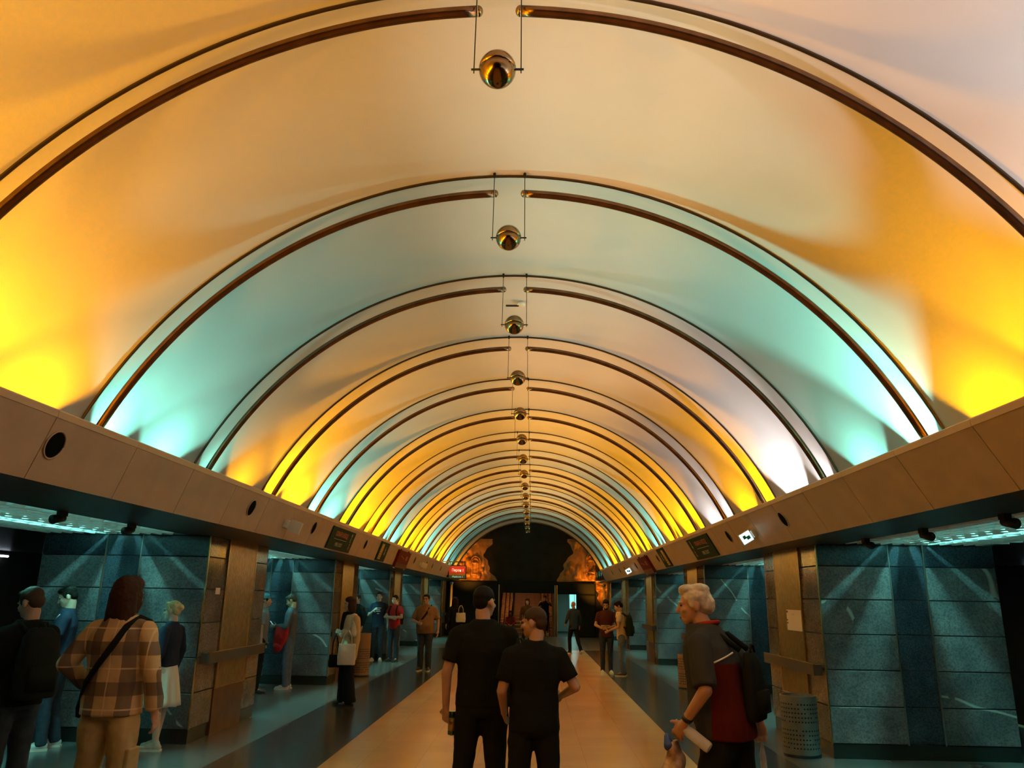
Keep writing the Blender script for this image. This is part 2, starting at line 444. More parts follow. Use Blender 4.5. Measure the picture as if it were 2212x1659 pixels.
# ------------------------------------------------------------------ fascias
SEAMS = [3.73+1.05*k for k in range(-5, 28)]
YF0, YF1 = SEAMS[0], SEAMS[-1]
for s in (-1, 1):
    (xb, zb), (xt, zt) = FASC[s]
    n = Vector((-s*(zt-zb), 0, -(abs(xt-xb)))).normalized()      # towards the hall
    L_ = math.hypot(xt-xb, zt-zb)
    up = Vector((xt-xb, 0, zt-zb)).normalized()
    tr = struct('trim_%d' % (1 if s < 0 else 2), MB().prism([(xb+s*.05, zb+.012), (xt+s*.05, zt-.03), (xt+s*.09, zt-.03), (xb+s*.09, zb+.012)], YF0, YF1), M_DARK)
    def fp(v, out): return Vector((xb, 0, zb)) + up*v*L_ + n*out
    a0, a1, b0, b1 = fp(0, 0), fp(.885, 0), fp(0, -.03), fp(.885, -.03)
    d0, d1 = fp(.89, .004), Vector((xt, 0, zt))
    for k in range(len(SEAMS)-1):
        ya, yb = SEAMS[k]+.004, SEAMS[k+1]-.004
        c = (ya+yb)/2
        key = ('fasc', s)
        if key not in _cache:
            h = (yb-ya)/2
            prof = [(a0.x, a0.z), (a1.x, a1.z), (b1.x, b1.z), (b0.x, b0.z)]
            _cache[key] = MB().prism(prof, -h, h).mesh('panel', M_FASC)
            prof = [(d0.x, d0.z), (d0.x-s*.006, zt-.008), (d0.x, zt), (d0.x+s*.06, zt), (d0.x+s*.06, d0.z)]
            _cache[('lip', s)] = MB().prism(prof, -h-.002, h+.002).mesh('lip', M_LIP)
        link('panel', _cache[key], tr, (0, c, 0))
        link('lip', _cache[('lip', s)], tr, (0, c, 0))
    # trough floor behind the lip, carried up to the vault
    xo = X0 + s*(RA+.4)
    obj('trough', MB().box((xb+s*.12, YF0, 2.47), (xo, YEND, 2.52)), M_WHITE, tr)
    obj('soffit', MB().box((xb+s*.01, YF0, 2.405), (NAVE[s]+s*.02, YF1+.02, 2.45)), M_SOFF, tr)
    obj('soffit', MB().box((xb+s*.12, YF1+.02, 2.405), (NAVE[s]+s*.02, YEND, 2.45)), M_SOFF, tr)

# added baffle boxes, unseen in the trough, narrowing each uplight's spread
hb = {}
for s, x, y, z in LAMP_AT:
    if s not in hb:
        top = 2.905-z
        hb[s] = MB().box((-.11, -.19, -.16), (.11, .19, -.03)).box((-.13, -.205, -.16), (.13, -.19, top)).box((-.13, .19, -.16), (.13, .205, top)).mesh("added_baffle", M_BLACK)
    link('added_baffle', hb[s], bpy.data.objects['trim_1' if s < 0 else 'trim_2'], (x, y, z))
# side ceilings over the platforms, open where the louvred lights sit
for s in (-1, 1):
    xa, xb_ = NAVE[s]+s*.30, OUTER[s]
    ce = struct('ceiling_left' if s < 0 else 'ceiling_right', MB().box((xb_, -6, 2.43), (s*10.4, YEND+.3, 2.50)), M_SOFF)
    tr_ = bpy.data.objects['trim_1' if s < 0 else 'trim_2']
    obj('soffit', MB().box((NAVE[s]+s*.02, -3.5, 2.412), (xa, YEND, 2.46)), M_SOFF, tr_)
    # track wall and track bed beyond the platform
    w = struct('wall_left' if s < 0 else 'wall_right', MB().box((s*10.2, -6, -1.2), (s*10.5, YEND+.3, 2.5)), M_DARK)
    obj('track_bed', MB().box((-7.75 if s < 0 else 7.35, -6, -1.25), (s*10.4, YEND+.3, -1.15)), M_DARK, w)

# ------------------------------------------------------------------ louvred lights between the pylons
def louvre(s, ya, yb, word, rank, fine):
    x0, x1 = NAVE[s]+s*.30, OUTER[s]
    xm = sum(STRIP[s])/2
    t = thing('louvre_light', 'teal lit louvred ceiling light over the %s passage, %s' % (word, rank), 'ceiling light', (xm, (ya+yb)/2, 2.41), 0, 'louvred lights over the passages')
    L = (yb-ya)/2-.03
    lo, hi = sorted((x0-xm, x1-xm))
    obj('housing', MB().box((lo, -L-.02, .36), (hi, L+.02, .39)).box((lo, -L-.02, .06), (lo+.02, L+.02, .37)).box((hi-.02, -L-.02, .06), (hi, L+.02, .37))
        .box((lo, -L-.03, .06), (hi, -L-.01, .37)).box((lo, L+.01, .06), (hi, L+.03, .37)), M_WHITE, t)
    obj('glow_tube', MB().tube([(0, -L+.08, .24), (0, L-.10, .24)], .012, 8), M_TUBE, t, True)
    nx = int((hi-lo)/.142); ny = int(2*L/.26)
    def blade(x): return [(x-.008, 0), (x+.008, 0), (x+.043, .055), (x-.043, .055)]
    def cross(y): return [(y-.004, .004), (y+.004, .004), (y+.010, .052), (y-.010, .052)]
    if fine:
        b0 = MB().prism(blade(0), -L, L).mesh('blade', M_LOUV); c0 = MB().prism(cross(0), lo, hi, 'x').mesh('cross_blade', M_LOUV)
        for k in range(nx): link('blade', b0, t, (lo+(k+.5)*.142, 0, 0))
        for k in range(ny): link('cross_blade', c0, t, (0, -L+(k+.5)*.26, 0))
    else:
        mb = MB()
        for k in range(nx): mb.prism(blade(lo+(k+.5)*.142), -L, L)
        for k in range(ny): mb.prism(cross(-L+(k+.5)*.26), lo, hi, 'x')
        o = obj('blades', mb, M_LOUV, t); o['kind'] = 'stuff'
PW = ['nearest', 'second from the camera', 'third from the camera', 'fourth from the camera', 'farthest']
for s in (-1, 1):
    for k in range(5):
        louvre(s, PYL[k]+PYLD, PYL[k+1], 'left' if s < 0 else 'right', PW[k], k < 2)
# black spot fixtures along the nave edge of the louvres
for s, ys in ((-1, (5.85, 6.9, 8.15)), (1, (6.15, 7.45, 8.75))):
    for k, y in enumerate(ys):
        t = thing('spotlight', 'small black spotlight under the %s soffit, %s of three' % ('left' if s < 0 else 'right', ('nearest', 'middle', 'farthest')[k]), 'spotlight',
                  (NAVE[s]+s*.22, y, 2.41))
        obj('bracket', MB().box((-.03, -.04, -.045), (.03, .04, 0)), M_BLACK, t)
        obj('lamp_head', MB().tube([(0, .03, -.06), (s*.02, -.1, -.085)], [.032, .042], 12), M_BLACK, t, True)
    # slim tube lamp on the track wall and a dark display hanging over the platform
for s, y, z in ((-1, 13.6, 2.33), (1, 15.2, 2.28)):
    y0 = y-1.4 if s < 0 else y-1.2
    t = thing('tube_lamp', 'slim white tube lamp on the %s track wall' % ('left' if s < 0 else 'right'), 'lamp', (s*10.10, y, z))
    obj('glow_tube', MB().tube([(0, -1.6, 0), (0, 1.3, 0)], .02, 8), mat('tube_white_glow', (.75, .85, 1.0), .5, emit=4.0), t, True)
    obj('fitting', MB().box((s*.0, -1.65, .02), (s*.09, 1.35, .06)), M_BLACK, t)
    t = thing('platform_display', 'dark display box hanging over the %s platform edge' % ('left' if s < 0 else 'right'), 'display', (s*7.7, 12.9 if s < 0 else 13.0, 2.43))
    obj('housing', MB().box((-.42, -.07, -.30), (.42, .07, -.08)), mat('display_grey', (.09, .11, .095), .5), t, bevel=.01)
    for q in (-.3, .3): obj('hanger', MB().box((q-.015, -.015, -.09), (q+.015, .015, 0)), M_BLACK, t)
# ------------------------------------------------------------------ pylons between hall and platforms
ROWS = [(.16, .56), (.56, .96), (.96, 1.36), (1.36, 1.76), (1.76, 2.15), (2.15, 2.41)]
PN = ['beside the camera', 'nearest in view', 'second in view', 'third in view', 'fourth in view', 'at the far end wall']
for s in (-1, 1):
    for k, y0 in enumerate(PYL):
        nx, ox = NAVE[s], OUTER[s]; g = .006
        y1 = min(y0+PYLD, YEND-.05)
        t = thing('stone_pylon', 'granite pylon with fluted brass panel on the %s side, %s' % ('left' if s < 0 else 'right', PN[k]), 'pillar', (nx, y0, 0), 0, 'pylons along the hall')
        ix = lambda x: x-nx
        core = MB().box((s*.025, .025, 0), (ix(ox)-s*.025, y1-y0-.025, 2.41))
        obj('core', core, M_DARK, t)
        obj('plinth', MB().box((s*.012, .012, 0), (ix(ox)-s*.01, .03, .155)), M_PLIN, t)
        for pa, pb in ((.031, .6), (1.65, y1-y0-.01)): obj('plinth', MB().box((s*.012, pa, 0), (s*.03, pb, .155)), M_PLIN, t)
        obj('top_panel', MB().box((s*.30, -.02, 2.412), (ix(ox), y1-y0+.02, 2.46)), M_SOFF, t)
        sa, sb = ix(STRIP[s][0]), ix(STRIP[s][1])
        cols = [(s*.0, sa), (sa, sb), (sb, ix(ox))]
        for ci, (a, b) in enumerate(cols):
            for ri, (z0, z1) in enumerate(ROWS):
                m = M_GRDK if (ci == 1 or ri == 5) else M_GRAN
                dy = .012 if ci == 1 else 0
                boxpart('tile', (a+s*g, dy, z0+g), (b-s*g, .03, z1-g), m, t)
        for q in (sa, sb):
            boxpart('edge_trim', (q-.008, -.006, .155), (q+.008, .02, 2.41), M_EDGT, t)
        for ri, (z0, z1) in enumerate(ROWS):
            for a, b in ((.03, .6), (1.65, y1-y0)):
                if b-a > .05: boxpart('tile', (0, a+g, z0+g), (s*.03, b-g, z1-g), M_GRBR, t)
            boxpart('back_tile', (s*.0, y1-y0-.03, z0+g), (ix(ox), y1-y0, z1-g), M_GRAN, t)
        boxpart('corner_trim', (-s*.006, -.006, .155), (s*.014, .014, 2.41), M_EDGE if k == 1 else M_EDGT, t)
        # fluted brass sheet: real flutes across its width
        nf = 20
        def fl_(u, v):
            yy = .615+1.02*u
            return (-s*(.008+.018*abs(math.sin(math.pi*nf*u))), yy, .56+1.85*v)
        obj('fluted_panel', MB().grid(fl_, nf*8, 1), M_FLUT, t)
        for yy in (.605, 1.645): boxpart('panel_edge', (-s*.026, yy-.009, .55), (s*.01, yy+.009, 2.41), M_EDGE, t)
        boxpart('panel_edge', (-s*.026, .6, .542), (s*.01, 1.65, .56), M_EDGE, t)
        obj('base_sheet', MB().box((-s*.012, .61, 0), (s*.02, 1.64, .54)), M_BASEP, t)
        r = obj('leaning_rail', MB().box((-s*.10, .06, .885), (-s*.125, y1-y0-.12, 1.015)).box((-s*.02, .06, .885), (-s*.10, .085, 1.01)), M_RAIL, t, bevel=.004)
        obj('rail_edge', MB().box((-s*.098, .06, 1.013), (-s*.127, y1-y0-.12, 1.021)), M_EDGE, r)
        for yy in (.35, 1.1, 1.8):
            if yy < y1-y0: boxpart('bracket', (-s*.02, yy-.02, .92), (-s*.10, yy+.02, .98), M_BLACK, r)

def sheet(name, label, x, y0, y1, z0, z1, s, lines=0, m=None):
    t = thing(name, label, 'notice', (x, (y0+y1)/2, (z0+z1)/2))
    hy, hz = (y1-y0)/2, (z1-z0)/2
    obj('paper', MB().box((0, -hy, -hz), (-s*.004, hy, hz)), m or M_PAPER, t)
    if lines:
        obj('holder_clip', MB().box((-s*.004, hy*.8, hz*.72), (-s*.008, hy*.97, hz*.9)).box((-s*.004, hy*.84, -hz*.05), (-s*.008, hy*.97, hz*.06)).box((-s*.004, hy*.82, -hz*.35), (-s*.008, hy*.97, -hz*.24)), M_BLACK, t)
        obj('printed_line', MB().box((-s*.004, -hy*.1, hz*.50), (-s*.006, hy*.25, hz*.54)).box((-s*.004, -hy*.02, hz*.62), (-s*.006, hy*.1, hz*.66)), mat('ink_grey', (.3, .26, .2), .7), t)
    return t
sheet('notice', 'white paper notice on the fluted panel of the near right pylon', 3.432, 10.32, 10.90, 1.36, 1.62, 1, 3)
sheet('notice', 'small pale square plate on the near left pylon tile', -4.03, 10.03, 10.17, 1.70, 1.78, -1, 0)
sheet('notice', 'white notice on the third left pylon beside the red shirt man', -4.004, 23.3, 23.75, 1.42, 1.72, -1, 0)

# ------------------------------------------------------------------ things mounted on the fascias
def fasc(s, y, v, out=0.):
    (xb, zb), (xt, zt) = FASC[s]
    n = Vector((-s*(zt-zb), 0, -(abs(xt-xb)))).normalized()
    return Vector((xb+(xt-xb)*v, y, zb+(zt-zb)*v)) + n*out
def fasc_rot(s):
    (xb, zb), (xt, zt) = FASC[s]
    up = Vector((xt-xb, 0, zt-zb)).normalized(); n = Vector((-s*(zt-zb), 0, -(abs(xt-xb)))).normalized()
    x = up.cross(n)
    return Matrix((x, up, n)).transposed().to_euler()      # local x = reading direction, y = up, z = out
LSP = [4.89, 8.56, 11.10, 14.65, 20.94, 23.29, 24.7, 27.0]
RSP = [8.90, 11.41, 17.95, 21.78, 24.4, 25.8, 28.2]
NTH = ['nearest', 'second', 'third', 'fourth', 'fifth', 'sixth', 'seventh', 'eighth']
for s, ys in ((-1, LSP), (1, RSP)):
    for k, y in enumerate(ys):
        t = thing('speaker', 'round black speaker set in the %s fascia, %s from the camera' % ('left' if s < 0 else 'right', NTH[k] if k == 0 else NTH[k]+' one'), 'speaker',
                  fasc(s, y, .53 if s < 0 else .5, .001), 0, 'speakers in the fascias')
        t.rotation_euler = fasc_rot(s)
        obj('grille', MB().lathe([(.088, .0), (.088, .004), (.06, .007), (.01, .008)], (0, 0, 0), 28), M_BLKC, t)
        rim = []
        for a in range(33):
            th = 2*math.pi*a/32; rim.append((.094*math.cos(th), .094*math.sin(th), .006))
        obj('ring', MB().tube(rim, .006, 6), M_FASC, t, True)
def text_mesh(body, size, m, name='lettering'):
    cu = bpy.data.curves.new(name, 'FONT'); cu.body = body; cu.size = size; cu.align_x = 'CENTER'; cu.align_y = 'CENTER'; cu.extrude = .001; cu.resolution_u = 2
    o = bpy.data.objects.new(name, cu); COL.objects.link(o)
    dg = bpy.context.evaluated_depsgraph_get()
    me = bpy.data.meshes.new_from_object(o.evaluated_get(dg)); bpy.data.objects.remove(o)
    me.materials.clear(); me.materials.append(m)
    return me
def fit_text(me, w):
    xs = [v.co.x for v in me.vertices]
    k = w/(max(xs)-min(xs)) if xs else 1
    for v in me.vertices: v.co.x *= k
    return me
def man(mb, cx, cy, h, d=1):          # running figure of an exit sign, about h tall
    z = .004
    def q(a, b, w):
        a = Vector((cx+d*a[0]*h, cy+a[1]*h, z)); b = Vector((cx+d*b[0]*h, cy+b[1]*h, z)); e = (b-a).normalized(); p = Vector((-e.y, e.x, 0))*w*h
        u = Vector((0, 0, .002)); mb.hexa([a-p, b-p, b+p, a+p, a-p+u, b-p+u, b+p+u, a+p+u])
    q((.02, .05), (-.04, .28), .06); q((.0, .26), (.16, .18), .03); q((-.03, .27), (-.2, .2), .03)
    q((.02, .06), (.17, -.1), .04); q((.17, -.1), (.12, -.3), .035); q((.0, .05), (-.12, -.14), .04); q((-.12, -.14), (-.3, -.2), .035)
    mb.lathe([(.07*h, 0), (.07*h, .002)], (cx-d*.05*h, cy+.39*h, z), 12)
    return mb
def arrow(mb, cx, cy, L, d=-1, ang=0):
    z = .004; A = R(ang)
    def P(x, y): return (cx+x*math.cos(A)-y*math.sin(A), cy+x*math.sin(A)+y*math.cos(A))
    def poly(pts):
        n = len(pts); vs = [(*P(*p), z) for p in pts]+[(*P(*p), z+.002) for p in pts]
        mb.add(vs, [tuple(range(n, 2*n))]+[(i, (i+1) % n, n+(i+1) % n, n+i) for i in range(n)])
    w = L*.07
    poly([(-L/2, -w), (L/4, -w), (L/4, w), (-L/2, w)]); poly([(L/6, -L*.25), (L/2, 0), (L/6, L*.25)])
    return mb
def plate(name, label, cat, s, y0, y1, v0, v1, m, th=.02):
    c = fasc(s, (y0+y1)/2, (v0+v1)/2, .002)
    t = thing(name, label, cat, c, 0); t.rotation_euler = fasc_rot(s)
    w = abs(y1-y0)/2; (xb, zb), (xt, zt) = FASC[s]; h = math.hypot(xt-xb, zt-zb)*(v1-v0)/2
    obj('board', MB().box((-w, -h, 0), (w, h, th)), m, t)
    return t, w, h, th
for s, y0, y1 in ((-1, 12.05, 13.58), (1, 12.5, 14.14)):
    t, w, h, th = plate('exit_sign', 'dark green fire exit sign with two lines of text on the %s fascia' % ('left' if s < 0 else 'right'), 'sign', s, y0, y1, .05, .80, M_SIGN)
    d = -s      # arrow side
    tx = -d*w*.14
    me = fit_text(text_mesh('ПОЖАРЕН ИЗХОД', .11, M_LETR), w*1.05)
    link('lettering', me, t, (tx, h*.42, th+.001))
    me = fit_text(text_mesh('FIRE EXIT', .09, M_LET), w*.60)
    link('lettering', me, t, (tx, -h*.50, th+.001))
    obj('divider', MB().box((tx-w*.55, -h*.04, th), (tx+w*.55, h*.0, th+.002)), M_LET, t)
    mb = MB(); arrow(mb, d*w*.72, h*.45, .16, ang=90 if d > 0 else -90)
    o = obj('arrow', mb, M_LET, t); o.location.z = th-.003
    mb = MB(); man(mb, d*w*.78, -h*.45, .20, d); o = obj('pictogram', mb, M_LETR, t); o.location.z = th-.003
    for q in (-.2, .2):
        pass
for s, y0, y1 in ((-1, 15.95, 16.85), (1, 16.68, 17.5)):
    t, w, h, th = plate('way_sign', 'narrow dark green sign with a pale upright band on the %s fascia' % ('left' if s < 0 else 'right'), 'sign', s, y0, y1, .04, .88, M_SIGN)
    d = -s
    obj('band', MB().box((-d*w*.15, -h*.82, th), (-d*w*.68, h*.78, th+.003)), M_YELP, t)
    mb = MB()
    for q in range(5): mb.box((-d*w*.30, -h*.7+q*h*.24, th+.003), (-d*w*.52, -h*.7+q*h*.24+h*(.12 if q < 3 else .05), th+.005))
    obj('lettering', mb, M_BLACK, t)
    mb = MB(); man(mb, d*w*.42, 0, .24, d); o = obj('pictogram', mb, M_LET, t); o.location.z = th-.003
for s, y0, y1 in ((-1, 18.1, 19.7), (1, 19.1, 20.6)):
    t, w, h, th = plate('info_sign', 'dark red direction board with faint text on the %s fascia' % ('left' if s < 0 else 'right'), 'sign', s, y0, y1, -.06, .80, M_SIGNR, .06)
    mr = mat('faint_print', (.26, .06, .035), .5)
    mb = MB().box((w*.30, h*.0, th), (w*.62, h*.5, th+.002))
    for q in range(3): mb.box((-w*.55+q*w*.22, h*.28-q*h*.1, th), (-w*.40+q*w*.22, h*.45-q*h*.1, th+.002))
    obj('print_mark', mb, mr, t)
    obj('lower_strip', MB().box((-w*.96, -h*.96, th), (w*.96, -h*.42, th+.002)), mat('sign_brown', (.11, .04, .02), .4), t)
    for q in (-1, 1): obj('hanger', MB().box((q*w*.7-.02, h, .01), (q*w*.7+.02, h*1.12, .04)), M_BLACK, t)
    for q in (-1, 1): obj('screw_lug', MB().box((q*w*.9-.03, -h*1.12, .02), (q*w*.9+.03, -h, .05)), M_PLAST, t)
# emergency light boxes
def exit_box(label, s, y, v, lit):
    t = thing('exit_light', label, 'light', fasc(s, y, v, .0)); t.rotation_euler = fasc_rot(s)
    d = -s
    obj('mount', MB().box((-.09, -.05, 0), (.09, .05, .05)), M_PLAST, t, bevel=.006)
    f = obj('lamp_box', MB().box((-.015, -.075, .05), (.015, .075, .21)), M_PLAST, t, bevel=.004)
    if lit:
        # lit pane faces along the hall towards the camera
        q = d*-1
        obj('lit_pane', MB().box((q*.0155, -.066, .058), (q*.019, .066, .202)), mat('exit_pane_glow', (.62, .95, 1.0), .5, emit=1.6), t)
        obj('pictogram', MB().box((q*.019, -.035, .08), (q*.021, .01, .13)).box((q*.019, -.01, .13), (q*.021, .035, .17)), mat('exit_green', (.0, .30, .16), .5), t)
    else:
        obj('dial', MB().box((.015, -.03, .12), (.018, -.005, .15)), M_BLACK, t); obj('dial', MB().box((.015, .01, .09), (.018, .035, .11)), M_BLACK, t)
    return t
exit_box('unlit emergency light box on the left fascia between the second and third speakers', -1, 9.9, .42, False)
exit_box('lit emergency exit box on the right fascia between the two nearest speakers', 1, 10.2, .40, True)
exit_box('lit emergency exit box at the far end of the right fascia', 1, 22.9, .38, True)
exit_box('unlit emergency light box far along the left fascia past the red board', -1, 22.1, .42, False)

# platform screen at the end of the left fascia
t = thing('platform_screen', 'red and green platform screen hanging at the far end of the left fascia', 'screen', (-2.82, 29.6, 2.60))
obj('housing', MB().box((-.34, 0, -.25), (.34, .09, .25)), M_BLACK, t, bevel=.008)
obj('upper_panel', MB().box((-.31, -.004, -.02), (.31, 0, .22)), mat('screen_red', (.60, .035, .012), .4, emit=.55), t)
obj('middle_panel', MB().box((-.31, -.004, -.11), (.31, 0, -.02)), mat('screen_orange', (.40, .085, .012), .4, emit=.4), t)
obj('lower_panel', MB().box((-.31, -.004, -.22), (.31, 0, -.11)), mat('screen_olive', (.07, .10, .035), .4, emit=.3), t)
ml = mat('screen_letters', (.95, .82, .55), .5, emit=1.0); ml2 = mat('screen_letters_teal', (.35, .75, .55), .5, emit=.8)
for body, z, w, m in (('Перон 1', .07, .42, ml), ('Platform 1', -.165, .38, ml2)):
    o = link('lettering', fit_text(text_mesh(body, .14 if z > 0 else .09, m), w), t, (.02, -.006, z)); o.rotation_euler = (R(90), 0, 0)
obj('hanger', MB().box((-.30, .02, .25), (-.26, .06, .40)).box((.26, .02, .25), (.30, .06, .40)).box((-.62, .02, .36), (.30, .06, .40)), M_BLACK, t)
obj('bracket', MB().box((-.62, .02, -.18), (-.34, .06, -.10)), M_BLACK, t)

# ------------------------------------------------------------------ waste bins
def bin_(label, loc, m, h=.66, r=.20, slots=True):
    t = thing('waste_bin', label, 'bin', loc)
    obj('drum', MB().lathe([(r*.97, 0), (r, .02), (r, h-.03), (r*1.02, h-.02), (r*1.02, h), (r*.93, h), (r*.92, h-.06)], (0, 0, 0), 32), m, t, auto=40)
    obj('liner', MB().lathe([(r*.9, h-.08), (r*.9, h-.07)], (0, 0, 0), 24), M_DARK, t)
    obj('foot_ring', MB().lathe([(r*1.01, 0), (r*1.03, .006), (r*1.03, .03), (r*1.01, .036)], (0, 0, 0), 32), M_BLACK, t)
    if slots:
        mb = MB()
        for row in range(11):
            z = .10+row*.047
            if 4 < row < 6: continue
            for c in range(36):
                if (c*7+row*3) % 11 == 0: continue
                a = 2*math.pi*c/36; ca, sa = math.cos(a), math.sin(a); w = .009; e = r+.0012
                p = [(e*ca-w*sa, e*sa+w*ca, z-.006), (e*ca+w*sa, e*sa-w*ca, z-.006), (e*ca+w*sa, e*sa-w*ca, z+.010), (e*ca-w*sa, e*sa+w*ca, z+.010)]
                mb.add(p, [(1, 0, 3, 2)])
        o = obj('perforations', mb, M_DARK, t); o['kind'] = 'stuff'
    return t
bin_('grey perforated steel bin standing at the near right pylon', (3.16, 9.86, 0), mat('bin_steel', (.28, .27, .24), .38, .6, noise=.12, scale=9), .66, .205)
bin_('tan steel bin at the second right pylon behind the grey-haired man', (3.18, 16.7, 0), mat('bin_tan', (.40, .24, .14), .4, .4), .66, .20)
bin_('tan steel bin at the third left pylon behind the coat woman', (-3.78, 17.9, 0), MATS['bin_tan'], .9, .20)

# ------------------------------------------------------------------ far end wall
M_ENDW = mat('end_wall_dark', (.014, .014, .011), .7, spec=.1, noise=.3, scale=1.5)
M_RELF = mat('relief_bronze', (.30, .135, .04), .5, .25, noise=.35, scale=4, bump=.4, bscale=14)
M_FRAME = mat('portal_black', (.008, .009, .008), .6, spec=.1)
we = struct('wall_back', MB().box((-8, YEND, 0), (-1.53, YEND+.3, 6)).box((1.03, YEND, 0), (1.19, YEND+.3, 2.46)).box((2.07, YEND, 0), (8, YEND+.3, 6))
            .box((-1.53, YEND, 2.46), (2.07, YEND+.3, 6)).box((1.19, YEND, 1.9), (2.07, YEND+.3, 2.46)), M_ENDW)
obj('portal_frame', MB().box((1.22, YEND-.25, 1.9), (2.95, YEND, 2.42)).box((2.07, YEND-.25, 0), (2.95, YEND, 1.9)), M_FRAME, we, bevel=.06)
obj('portal_frame', MB().box((-4.0, YEND-.2, 0), (-1.62, YEND, 2.45)), M_FRAME, we, bevel=.06)
obj('lintel', MB().box((-1.6, YEND-.08, 1.93), (1.1, YEND, 2.5)), M_FRAME, we)
for x, m in ((-1.56, M_EDGT), (1.07, M_EDGT), (1.16, M_EDGE)):
    boxpart('jamb', (x-.025, YEND-.10, 0), (x+.025, YEND-.01, 2.3), m, we)
boxpart('jamb', (.93, YEND-.06, 0), (1.03, YEND-.0, 1.95), mat('jamb_red', (.13, .045, .02), .4), we)
# carved relief: folds, arched niches and knots in depth
def relief(x0, x1, z0, z1, cx, cz, seed, niches, nu, nv):
    rnd = random.Random(seed)
    bl = [(rnd.uniform(x0, x1), rnd.uniform(z0, z1), rnd.uniform(.08, .30), rnd.uniform(.06, .18)) for _ in range(34)]
    sg = 1 if cx > 0 else -1
    def fn(u, v):
        z = z0+(z1-z0)*v
        q_ = .30*math.sin(z*2.3+seed)+.08*math.sin(z*7.3+seed)+.03*math.sin(z*17)
        xa, xb_ = (x0+q_, x1) if sg > 0 else (x0, x1+q_)
        x = xa+(xb_-xa)*u
        a = math.atan2(z-cz, (cx-x)*sg+.3); rr = math.hypot(x-cx, z-cz)
        d = .12*abs(math.sin(a*8+rr*2.4))*max(0, 1-rr/2.4) + .03*abs(math.sin(x*17+.7*math.sin(z*7)))*(.4+.6*abs(math.sin(z*2.1+x)))
        for bx, bz, br, bh in bl:
            q = ((x-bx)**2+((z-bz)*.7)**2)/(br*br)
            if q < 1: d += bh*(1-q)**1.5
        for nx, nz, nw, nh in niches:
            px, pz = abs(x-nx)/nw, (z-nz)/nh
            e = max(px, pz if pz < .6 else math.hypot(px, (pz-.6)*1.6), -pz)
            if .82 < e < 1.0: d += .10
            elif .5 < e < .62: d += .07
            elif e < .4: d *= .4
        edge = min(u, 1-u, v, 1-v)*14
        return (x, YEND-.004-d*min(1, edge), z)
    return MB().grid(fn, nu, nv)
for args in ((1.55, 4.4, 2.47, 4.45, 3.6, 1.6, 5, [(2.75, 3.2, .22, .5)], 120, 90), (3.25, 4.4, .55, 2.46, 3.6, 1.9, 6, [(3.6, 1.2, .2, .4)], 70, 90),
             (-4.6, -1.95, 2.47, 4.4, -3.6, 1.9, 9, [(-2.7, 3.0, .26, .5)], 120, 90)):
    obj('carved_relief', relief(*args), M_RELF, we, True)
add_light('relief_spot', 'SPOT', (2.7, 35.9, 1.7), (3.05, YEND, 2.45), 300, (1, .36, .03), .05, angle=R(84), blend=1)
add_light('relief_spot', 'SPOT', (-2.95, 36.0, 2.25), (-3.0, YEND, 2.95), 220, (1, .36, .03), .05, angle=R(84), blend=1)
# corridor seen through the right portal, its lit window, and the stairs in the middle
M_CORR = mat('corridor_wall', (.22, .28, .25), .5)
obj('corridor', MB().box((1.10, YEND+.3, -.02), (1.19, 44, 2.3)).box((3.4, YEND+.3, -.02), (3.5, 44, 2.3)).box((1.1, 44, -.02), (3.5, 44.1, 2.3)).box((1.1, YEND+.3, 2.3), (3.5, 44, 2.4)), M_CORR, we)
w_ = obj('window_1', MB().box((2.02, 43.95, 1.15), (2.62, 44, 2.05)), M_EDGT); w_['kind'] = 'structure'
obj('pane', MB().box((2.06, 43.93, 1.19), (2.58, 43.955, 2.01)), mat('window_glow', (.35, 1.0, .95), .4, emit=.9), w_)
obj('mullion', MB().box((2.30, 43.90, 1.19), (2.32, 43.94, 2.01)), M_EDGT, w_)
add_light('corridor_light', 'AREA', (2.3, 41, 2.28), (2.3, 41, 0), 30, (.55, 1, .85), .5)
M_STEP = mat('step_stone', (.17, .09, .05), .45, noise=.15, scale=5)
M_STEPB = mat('step_block_stone', (.36, .19, .09), .5, noise=.3, scale=6)
st = struct('trim_3', MB().box((-1.6, YEND+.3, -.05), (1.05, 46.2, -.01)).box((-1.72, YEND+.3, -.02), (-1.6, 46.2, 5)).box((1.03, YEND+.3, -.02), (1.10, 46.2, 5)).box((-1.7, 46.2, 0), (1.1, 46.3, 5)), M_ENDW, label='stairwell behind the end wall opening')
NST = 22
for k in range(NST):
    y = YEND+.35+.34*k; z = .155*(k+1)
    boxpart('step', (-.95, y, max(0, z-.32)), (.42, y+.36, z), M_STEP, st, .006)
    # rough blocks stacked up both flanks
    for a, b in ((-1.58, -.96), (.43, 1.01)):
        n = 3
        for q in range(n):
            w = (b-a)/n; e = .02*((q*7+k*3) % 4)
            boxpart('block', (a+q*w+.03, y+.06*((k+q) % 3), max(0, z-.22)), (a+(q+1)*w-.005, y+.30, z-.04+e*1.5), M_STEPB, st, .02)
for x in (-.955, .425):
    pts = [(x, YEND+.4+.34*k, .155*(k+1)+.85) for k in (0, NST-1)]
    h = obj('handrail', MB().tube(pts, .02, 8), M_BLACK, st, True)
    for k in range(0, NST, 2):
        y = YEND+.5+.34*k; obj('baluster', MB().tube([(x, y, .155*(k+1)), (x, y, .155*(k+1)+.86)], .012, 6), M_BLACK, h, True)
add_light('stair_light', 'AREA', (-1.0, 38.6, 2.9), (.2, 40.0, .8), 30, (1, .45, .16), .15)
